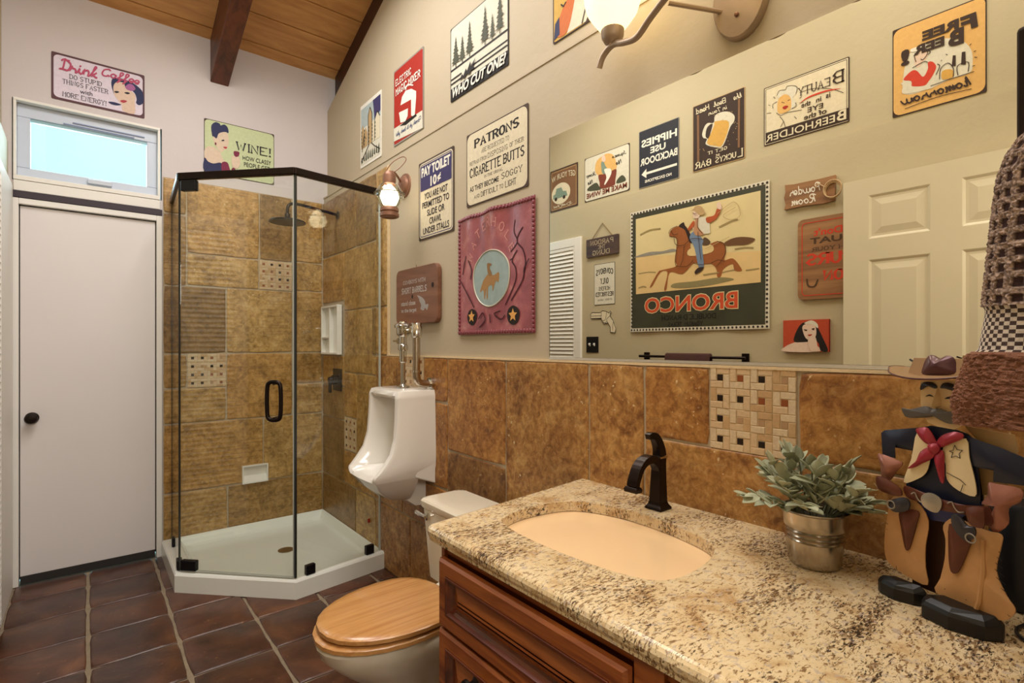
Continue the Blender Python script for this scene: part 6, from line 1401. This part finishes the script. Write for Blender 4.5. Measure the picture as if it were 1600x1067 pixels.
S.text([('B', 0.05, 0.18, 0.64, 0.84, 'serif', 1.1), ('EAUTY', 0.20, 0.57, 0.65, 0.79, 'serif', 1.0), ('is', 0.20, 0.25, 0.47, 0.55, 'sans', 0.02), ('in', 0.30, 0.36, 0.455, 0.53, 'sans', 0.02), ('the', 0.42, 0.53, 0.45, 0.53, 'sans', 0.02), ('EYE', 0.28, 0.46, 0.34, 0.42, 'sans', 0.015), ('of the', 0.24, 0.50, 0.235, 0.32, 'sans', 0.02)], K['dkbrown'])
S.text([('B', 0.03, 0.13, 0.05, 0.21, 'sans', 0.02), ('EERHOLDER', 0.15, 0.97, 0.055, 0.175, 'sans', 0.01)], K['cream'], 'caption')
S = Sign('metal_sign', 'orange tin sign of a woman in red with beer bottles', 'left', 0.459, 0.797, 2.367, 2.785, K['dkbrown'], off=-UP)
S.rect('panel', K['amber'], 0.012, 0.988, 0.012, 0.988, 0.03)
S.art('free', {'disc': K['pale'], 'white': K['pale'], 'face': K['face'], 'dress': K['red2'], 'ale': K['ale'], 'hat': K['white'], 'bottle': K['dkbrown']})
S.art('free_lines', K['dkbrown'], t=0.003)
S.text([('F', 0.08, 0.24, 0.70, 0.86, 'sans', 0.05, 0.1), ('REE', 0.27, 0.66, 0.755, 0.86, 'sans', 0.05), ('B', 0.22, 0.38, 0.58, 0.755, 'sans', 0.05), ('EER', 0.42, 0.76, 0.625, 0.73, 'sans', 0.05), ('!', 0.80, 0.90, 0.55, 0.73, 'sans', 0.05)], K['dkbrown'])
S.text([('tomorrow', 0.14, 0.90, 0.105, 0.225, 'script', 1.1, 0.15)], K['dkbrown'], 'caption')
# lower row
S = Sign('wood_sign', 'dark wooden plank sign hanging from a cord by the closet', 'left', 2.437, 2.743, 1.942, 2.080, DARKW, th=0.016, rad=0.004)
S.text([('PARDON', 0.13, 0.87, 0.62, 0.90, 'slab', 1.1), ('THE', 0.38, 0.62, 0.38, 0.58, 'slab', 1.1), ('DUNG', 0.24, 0.80, 0.06, 0.34, 'slab', 1.1)], ink('#b9a98c'))
MB().tube([(-0.10, 0.066, 0.010), (-0.055, 0.115, 0.008), (0.0, 0.175, 0.005), (0.055, 0.115, 0.008), (0.10, 0.066, 0.010)], 0.003, 6).obj('hanging_cord', paint('#8a7551', 0.9), S.o)
S = Sign('paper_notice', 'small white poster for cowboys below the plank sign', 'left', 2.476, 2.674, 1.579, 1.885, K['black'], th=0.002, rad=0.003)
S.rect('panel', K['pale'], 0.012, 0.988, 0.01, 0.99, 0.002)
S.text([('COWBOYS', 0.08, 0.92, 0.70, 0.85, 'serif', 1.8, 0, 0.04), ('ONLY', 0.30, 0.70, 0.50, 0.65, 'serif', 1.8), ('HEIFERS', 0.22, 0.78, 0.345, 0.44, 'slab', 1.4), ('RESTRICTED', 0.06, 0.94, 0.20, 0.31, 'serif', 1.8), ('BY ORDER', 0.15, 0.45, 0.10, 0.14, 'slab', 1.0), ('MARSHAL', 0.55, 0.85, 0.10, 0.14, 'slab', 1.0)], K['black'])
gq = ART['gun'][0][1]
S = Sign('gun_cutout', 'flat revolver shaped wall cutout above the switch plate', 'left', 2.459, 2.713, 1.362, 1.534, K['cream'], th=0.004, cat='wall decoration', plate=[((gq[i] / 1000 - 0.5) * 0.254, (gq[i + 1] / 1000 - 0.5) * 0.172) for i in range(0, len(gq), 2)])
gp = [(gq[i] / 1000, gq[i + 1] / 1000) for i in range(0, len(gq), 2)]
S.lines('outline', K['black'], [gp + [gp[0]]], 0.0045, False); S.art('gun_lines', K['black'], t=0.0028)
sw = thing('light_switch', 'black double light switch plate beside the louvred closet door', 'light switch', mw=frame('left', 2.694, 1.283, 0.0005))
MB().prism(rrect(-0.060, 0.060, -0.060, 0.060, 0.004), 0, 0.005).obj('plate', BLACKM, sw, bevel=0.0015)
for x in (-0.023, 0.023): MB().loft([[(x - 0.006, -0.012, 0.005), (x + 0.006, -0.012, 0.005), (x + 0.006, 0.012, 0.005), (x - 0.006, 0.012, 0.005)], [(x - 0.005, 0.0, 0.017), (x + 0.005, 0.0, 0.017), (x + 0.005, 0.010, 0.015), (x - 0.005, 0.010, 0.015)]]).obj('toggle', TRIM, sw)
# bronco banner
qw, qh = 0.966, 0.835
def wav2(x, y): return 0.004 + 0.006 * max(0, -y / qh) ** 2 * 4 * (0.5 + 0.5 * math.sin(x * 17 + y * 12)) + 0.002 * (0.5 + 0.5 * math.sin(x * 7))
bb = sheet(qw, qh, 40, 30, wav2, 0.002).obj('fabric_banner', paint('#d8d2c2', 0.6, var=0.06), None, True, frame('left', 1.849, 1.789, 0.001))
tag(bb, 'large painted banner of a cowboy on a galloping horse with studded edge', 'banner')
on_banner('b', 'bronco', {'ground': paint('#3a3b2c', 0.45, var=0.3, scale=9)}, smooth=False, w=qw, h=qh, fn=wav2, root=bb, z=0.0024)
on_banner('b', 'bronco', {'scene': paint('#d8c795', 0.5, var=0.14, scale=5), 'earth': paint('#dcbd84', 0.5, var=0.14, scale=7)}, smooth=False, w=qw, h=qh, fn=wav2, root=bb, z=0.0032)
on_banner('b', 'bronco', {'hill': K['grey'], 'shadow': ink('#8b8059'), 'tail': ink('#6a4a30'), 'horse': K['horse'], 'mane': ink('#2f2320'), 'blanket': K['sand'], 'saddle': ink('#5b4632'), 'arm': ink('#b0552f'), 'jeans': ink('#7286a2'), 'boot': K['dkbrown'], 'shirt': K['pale'], 'vest': ink('#b98a68'), 'fist': K['face'], 'skin': K['face'], 'hat': K['tan']}, w=qw, h=qh, fn=wav2, root=bb, z=0.0042)
on_banner('b', 'bronco_lines', {'l': ink('#4a2a18')}, 'contour', 0.0035, w=qw, h=qh, fn=wav2, root=bb, z=0.0110)
on_banner('b', 'bronco_strokes', {'l': ink('#9c8a5e')}, 'brush_stroke', 0.008, w=qw, h=qh, fn=wav2, root=bb, z=0.0040)
ls = MB()
for l in ([(0.20, 0.86), (0.28, 0.82), (0.23, 0.78), (0.17, 0.80), (0.21, 0.90), (0.32, 0.84)], [(0.24, 0.66), (0.40, 0.60)]): ribbon(ls, spline([((u - 0.5) * qw, (v - 0.5) * qh) for u, v in l], False, 6), 0.003)
o = ls.obj('lasso', ink('#b39a6c'), bb, fix=False); drape(o, qw, qh, wav2, 0.0118)
def banner_text(items, mat, z, name):
    mb = MB()
    for st, u0, u1, v0, v1, sty, wt in items:
        t = sans(st, wt) if sty == 'sans' else strokes(st, sty, wt); xs = [p[0] for p in t.v]; ys_ = [p[1] for p in t.v]
        mb.add([((u0 + (p[0] - min(xs)) / (max(xs) - min(xs)) * (u1 - u0) - 0.5) * qw, (v0 + (p[1] - min(ys_)) / (max(ys_) - min(ys_)) * (v1 - v0) - 0.5) * qh, 0) for p in t.v], t.f)
    o = mb.obj(name, mat, bb, fix=False); drape(o, qw, qh, wav2, z)
banner_text([('BRONCO', 0.185, 0.875, 0.143, 0.277, 'sans', 0.05)], ink('#d9c79a'), 0.0050, 'letter_outline')
banner_text([('BRONCO', 0.19, 0.87, 0.15, 0.27, 'sans', 0.02)], ink('#c8502f'), 0.0056, 'lettering')
banner_text([('DOUBLE D RANCH', 0.33, 0.73, 0.085, 0.125, 'slab', 1.0), ('YOAKUM, TEXAS', 0.42, 0.68, 0.035, 0.07, 'slab', 1.0)], ink('#14140f'), 0.0056, 'small_lettering')
sd_ = MB()
for i in range(38):
    t = -0.5 + (i + 0.5) / 38
    for x, y in ((t * qw, qh / 2 - 0.013), (t * qw, -qh / 2 + 0.013)): sd_.sphere((x, y, wav2(x, y) + 0.003), 0.0072, 8, 4, (1, 1, 0.5))
for i in range(32):
    t = -0.5 + (i + 0.5) / 32
    for x, y in ((-qw / 2 + 0.013, t * qh), (qw / 2 - 0.013, t * qh)): sd_.sphere((x, y, wav2(x, y) + 0.003), 0.0072, 8, 4, (1, 1, 0.5))
tag(sd_.obj('stud', paint('#3b352d', 0.4, 0.4), bb, True), kind='stuff')
wp = [(-0.5, -0.44), (-0.495, 0.5), (-0.2, 0.47), (0.30, 0.46), (0.49, 0.5), (0.47, 0.20), (0.5, -0.02), (0.46, -0.30), (0.49, -0.5), (0.1, -0.46), (-0.3, -0.5)]
S = Sign('wood_sign', 'rustic wooden sign with a coiled rope and white script', 'left', 1.032, 1.284, 2.015, 2.150, DRIFT, th=0.016, plate=[(x * 0.252, y * 0.135) for x, y in wp], tilt=math.radians(1.5))
S.text([('Powder', 0.26, 0.88, 0.50, 0.88, 'script', 0.85, 0.1), ('Room', 0.34, 0.84, 0.10, 0.46, 'script', 0.85, 0.1)], K['white'])
rp = MB()
for k in range(3): rp.tube([(-0.118 + (0.036 + 0.003 * k) * math.cos(t), -0.010 + 0.004 * k + (0.040 + 0.002 * k) * math.sin(t), 0.020 + 0.004 * k) for t in [6.283 * i / 24 for i in range(24)]], 0.0032, 6, True)
rp.tube(spline([(-0.085, 0.01, 0.026), (-0.05, 0.035, 0.024), (-0.035, 0.02, 0.022)], False, 4), 0.0030, 6).obj('rope', paint('#c0a27a', 0.9, var=0.2, scale=120), S.o, True)
S = Sign('wood_sign', 'brown board with red stitched border warning about spurs', 'left', 0.83, 1.213, 1.520, 1.947, DRIFT, th=0.014, rad=0.028)
S.text([("Don't", 0.44, 0.79, 0.775, 0.865, 'sans', 0.03), ('SPURS', 0.14, 0.90, 0.415, 0.565, 'serif', 1.9), ('ON', 0.42, 0.68, 0.215, 0.35, 'serif', 1.8)], K['red2'])
S.text([('SQUAT', 0.18, 0.84, 0.665, 0.755, 'sans', 0.03), ('WITH YOUR', 0.22, 0.82, 0.585, 0.635, 'slab', 1.1)], ink('#4f3a28'), 'caption')
S.border('stitching', K['red2'], 0.020, 0.004, 0.02)
S.lines('horseshoe', ink('#4f3a28'), [[(0.74, 0.24), (0.78, 0.16), (0.86, 0.17), (0.88, 0.26)], [(0.20, 0.26), (0.22, 0.17), (0.30, 0.16), (0.34, 0.24)]], 0.008)
S = Sign('canvas_print', 'small red canvas print of a dark haired woman in headscarf', 'left', 1.060, 1.287, 1.245, 1.414, K['red'], th=0.018, rad=0.001, cat='picture')
S.rect('panel', ink('#b5492f'), 0.0, 1.0, 0.0, 1.0)
S.art('lady', {'skin': K['face'], 'hair': K['black'], 'face': K['face'], 'scarf': K['pale'], 'lips': K['red'], 'eye': K['dkbrown'], 'hand': K['face']})
tb = thing('towel_bar', 'dark bronze towel bar on the wall opposite the mirror', 'towel bar', (LX, 1.850, 1.205))
for s in (-1, 1):
    MB().box(0, 0.010, s * 0.345 - 0.022, s * 0.345 + 0.022, -0.026, 0.026).box(0.010, 0.058, s * 0.345 - 0.008, s * 0.345 + 0.008, -0.008, 0.008).obj('post', BRONZE, tb, bevel=0.003)
MB().tube([(0.055, -0.37, 0), (0.055, 0.37, 0)], 0.0085, 10).obj('bar', BRONZE, tb, True)
bt = MB().loft([[(0.055 + x, y, z) for x, z in [(0.019, -0.36), (0.024, -0.15), (0.021, 0.0), (0.014, 0.018), (0, 0.024), (-0.014, 0.018), (-0.021, 0.0), (-0.024, -0.15), (-0.019, -0.34), (-0.013, -0.34), (-0.012, -0.1), (-0.010, 0.0), (0, 0.010), (0.010, 0.0), (0.012, -0.1), (0.013, -0.36)]] for y in (-0.155, -0.15, -0.05, 0.05, 0.15, 0.155)])
tag(bt.obj('bath_towel', paint('#4a2b26', 0.95, var=0.3, scale=120, bmp=0.8), None, True, mw=Matrix.Translation((LX, 1.850, 1.205))), 'dark brown towel folded over the bronze bar', 'towel')
# the print that shows edge-on at the far left of the opposite wall
S = Sign('metal_sign', 'pale tin sign highest at the back end of the opposite wall', 'left', 3.335, 3.645, 2.372, 2.760, K['edge'], off=-UP)
S.rect('panel', K['pale'], 0.02, 0.98, 0.02, 0.98, 0.02); S.rect('field', K['tan'], 0.10, 0.90, 0.12, 0.60, 0.01); S.rect('stripe', K['pink'], 0.10, 0.90, 0.68, 0.86, 0.01)
